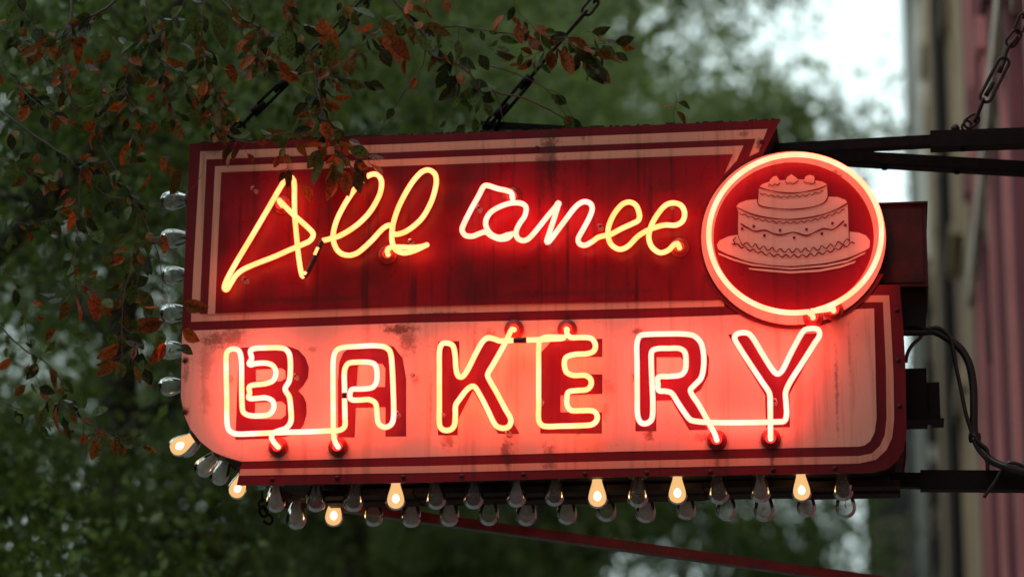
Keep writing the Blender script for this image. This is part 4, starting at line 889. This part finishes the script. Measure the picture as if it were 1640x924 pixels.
# the leaf clusters that stand out in the photo: px, py, angle(deg, 0=right, 90=down), length px, kind r=red g=green d=dark p=pale, reflection painted in
LV = """70 62 110 40 r;72 60 70 40 r;130 70 100 34 r;122 108 150 46 r;128 112 160 40 r;138 92 60 30 r;205 165 160 34 r;178 80 140 30 o;240 55 60 36 d;270 92 30 30 o;300 100 170 24 r;342 95 170 22 r;332 130 110 34 r;338 128 120 36 r;366 150 200 22 r;365 100 70 34 r;
160 205 110 36 r;170 205 60 30 d;210 228 110 40 r;232 232 150 30 r;262 250 90 26 r;270 262 70 30 o;290 268 115 50 o;252 195 120 22 r;275 192 60 30 r;355 190 80 30 r;360 175 60 34 o;45 285 150 30 o;78 280 100 34 r;92 182 100 30 o;30 158 20 40 d;60 160 10 44 g;343 22 70 56 g;318 20 100 40 g;370 10 60 26 o;
404 60 120 30 r;410 92 150 34 r;425 92 170 30 r;418 105 130 36 r;446 100 40 44 r;430 75 100 40 r;462 112 20 40 o;470 0 110 34 r;455 48 80 44 g;440 60 150 30 d;487 38 30 24 p;490 52 20 30 d;515 30 80 44 r;522 40 70 46 r;530 62 100 44 g;548 12 40 30 o;565 12 30 38 g;535 85 100 30 o;600 38 160 34 r;612 30 60 40 o;622 50 80 40 r;630 58 60 40 r;640 60 90 44 r;625 72 110 36 r;610 78 60 30 d;672 45 10 48 o;668 58 40 38 g;650 95 100 26 r;590 70 160 36 o;565 78 100 40 o;655 0 100 26 r;682 8 70 24 r;714 0 80 20 r;575 85 60 30 g;
500 165 60 28 g;515 160 20 30 r;500 190 110 28 r;515 195 60 34 r;528 200 40 34 d;530 212 110 34 r;520 222 160 38 o;545 225 70 26 r;470 214 20 34 o;425 208 10 34 o;402 213 170 36 g;450 248 120 24 r;512 240 120 34 g;520 255 110 44 g;530 262 70 30 g;528 272 80 34 o;548 270 70 36 r;555 275 90 36 o;540 290 120 34 r;570 255 60 30 d;572 268 80 34 d;580 280 60 20 d;592 262 50 28 o;578 232 200 22 p;590 250 5 26 p;560 238 20 34 g;
808 25 140 30 r;800 30 120 24 r;818 28 50 22 r;828 40 80 34 r;835 36 60 40 r;842 40 100 30 r;858 42 40 30 r;800 62 10 26 g;845 65 20 0 g;712 88 150 20 g;722 82 100 34 d;715 110 110 34 d;722 120 80 40 d;735 96 30 30 d;748 96 70 34 g;768 88 60 28 d;728 140 140 34 d;735 150 170 30 d;752 130 30 40 d;760 138 10 36 g;775 165 60 26 g;753 160 90 20 g;770 155 20 24 d;790 80 10 26 g;835 85 100 22 g;857 98 90 26 g;868 100 60 22 g;
882 80 90 34 r;890 75 60 34 o;902 80 70 44 r;910 60 40 44 r;915 68 30 42 r;925 85 90 24 d;935 90 50 46 g;945 95 70 40 g;955 95 80 34 g;960 85 30 40 o;948 52 -10 28 d;952 62 60 26 g;985 85 30 24 g;968 68 0 24 p;938 88 70 30 g;955 108 50 30 o;1078 190 -80 0 g;1082 166 150 22 o;1086 165 20 22 g;1084 178 60 24 o;
122 318 150 26 r;118 338 110 34 r;140 348 60 26 d;152 358 70 34 g;180 400 110 22 g;190 408 160 24 r;200 412 150 28 r;222 402 100 30 d;228 415 60 28 d;238 412 90 30 d;218 455 110 34 g;228 465 70 40 g;240 480 100 30 d;255 488 160 24 r;262 515 165 46 r;258 508 170 42 r;292 486 10 40 o;270 486 200 20 p;292 528 30 34 o;266 552 130 38 r;264 548 120 30 r;290 552 40 24 d;260 530 100 30 g;148 470 80 44 r;118 470 70 46 r;108 482 110 30 o;90 470 170 26 p;100 478 160 22 p;185 482 120 26 o;90 526 130 26 r;115 535 20 30 g;88 545 130 24 g;190 552 150 40 r;192 578 140 44 o;170 540 20 24 g;200 545 10 30 p;215 585 70 30 g;232 590 70 28 d;62 300 90 30 d;275 232 90 0 r;
75 640 70 34 g;92 650 100 44 r;70 655 110 30 g;50 612 70 22 g;62 620 20 26 d;100 640 10 26 p;105 648 0 24 d;135 632 90 22 g;152 700 100 36 o;165 690 80 30 g;185 702 90 26 o;195 702 10 24 g;255 392 30 0 r;258 375 60 20 r;268 388 110 18 r;100 37 20 28 p;104 52 30 30 p;190 60 40 24 p;290 70 20 26 p;320 88 20 20 p;325 4 200 20 p;135 105 20 24 p;30 60 10 20 p;262 30 10 14 p;285 30 10 12 p;378 193 0 10 y"""
for row in LV.replace('\n', '').split(';'):
    a = row.split()
    if len(a) < 5 or float(a[3]) < 1: continue
    px, py, ang, ln, k = float(a[0]), float(a[1]), math.radians(float(a[2])), float(a[3]), a[4]
    y = -.10 if (py > 225 and px > 330) or (px > 262 and py > 480) else rng.uniform(-.14, .12) if px < 640 else rng.uniform(.05, .14)
    if px > 1000: y = .05
    base = U(px, py, y); tip = U(px+math.cos(ang)*ln, py+math.sin(ang)*ln, y+rng.uniform(-.02, .02)); d = tip-base
    leafs.append((base, d/np.linalg.norm(d), np.linalg.norm(d)*1.05, k))
    st = base-d/np.linalg.norm(d)*.018+np.array([0, .003, .006]); bt.tube([st, base], .0008, 4)
# sprout on the sign top
bt.tube(catmull([U(1080, 197, .05), U(1079, 180, .05), U(1083, 165, .05), U(1082, 148, .05)], 4), .0011, 5)
bt.tube(catmull([U(690, 216, .06), U(683, 205, .06), U(690, 200, .06), U(697, 206, .06)], 4), .0016, 5)
# more leaves of the crown above and left of the view, so that it hangs together as a tree
for s in range(900):
    i = rng.integers(0, len(limb)); p = limb[i]+rng.normal(size=3)*[.45, .35, .28]
    v = p-CAM; dpt = v@_f; yy = 462-F_PX*(v@CU)/dpt; xx = 820+F_PX*(v@CR)/dpt
    if -20 < yy < 960 and -20 < xx < 1660: continue
    d = rng.normal(size=3)+[0, 0, -.8]; leafs.append((p, d/np.linalg.norm(d), rng.uniform(.05, .09), None))
tag(bt.build('twig', M_TWIG, trunk, True), kind='stuff')
KC = {'r': ((.56, .13, .024), (.36, .075, .016)), 'o': ((.34, .13, .02), (.20, .10, .018)), 'g': ((.085, .135, .022), (.12, .18, .036)), 'd': ((.028, .045, .014), (.045, .068, .018)), 'p': ((.30, .33, .33), (.40, .43, .43)), 'y': ((.75, .45, .04), (.7, .4, .03))}
V, Fc, CC = [], [], []
for (p, d, L, k) in leafs:
    if k is None:
        v_ = p-CAM; dp_ = v_@_f; X_ = 820+F_PX*(v_@CR)/dp_; Y_ = 462-F_PX*(v_@CU)/dp_
        if 240 < X_ < 330 and 290 < Y_ < 800: continue          # the side bulbs hang clear of the leaves
        k = rng.choice(['r', 'o', 'g', 'd'], p=[.12, .20, .40, .28])
    ca, cb = KC[k]; t = rng.random(); col = np.array(ca)*(1-t)+np.array(cb)*t; col = col*rng.uniform(.7, 1.2)
    face = -_f+rng.normal(size=3)*.75; w_ = np.cross(d, face); w_ /= np.linalg.norm(w_); nrm = np.cross(w_, d)
    W = L*rng.uniform(.22, .31); cup_ = rng.uniform(.05, .65)*W; bend = rng.uniform(-.15, .38)*L
    if k == 'p': W *= .6
    if k == 'y': L = .014; W = .007
    b = len(V)
    prof_ = [(0, 0), (.12, .45), (.3, .92), (.5, 1.0), (.7, .78), (.87, .40), (1.0, .0)]
    for (t_, ww) in prof_:
        c = p+d*L*t_-nrm*bend*t_*t_
        V.append(c+w_*W*ww+nrm*cup_*ww); V.append(c); V.append(c-w_*W*ww+nrm*cup_*ww)
        e = .85+.3*rng.random()
        CC += [col*e, col*.75+np.array([.02, .012, .006]), col*e]
    for i in range(6):
        q = b+i*3; Fc += [(q, q+1, q+4, q+3), (q+1, q+2, q+5, q+4)]
me = bpy.data.meshes.new('crown'); me.from_pydata([tuple(v-np.array(TPL)) for v in V], [], Fc)
at = me.color_attributes.new('leafcol', 'FLOAT_COLOR', 'POINT'); cc = np.ones((len(V), 4), 'f'); cc[:, :3] = np.array(CC); at.data.foreach_set('color', cc.ravel())
me.materials.append(M_LEAF); me.polygons.foreach_set('use_smooth', [True]*len(me.polygons))
co = bpy.data.objects.new('crown', me); COL.objects.link(co); co.parent = tree
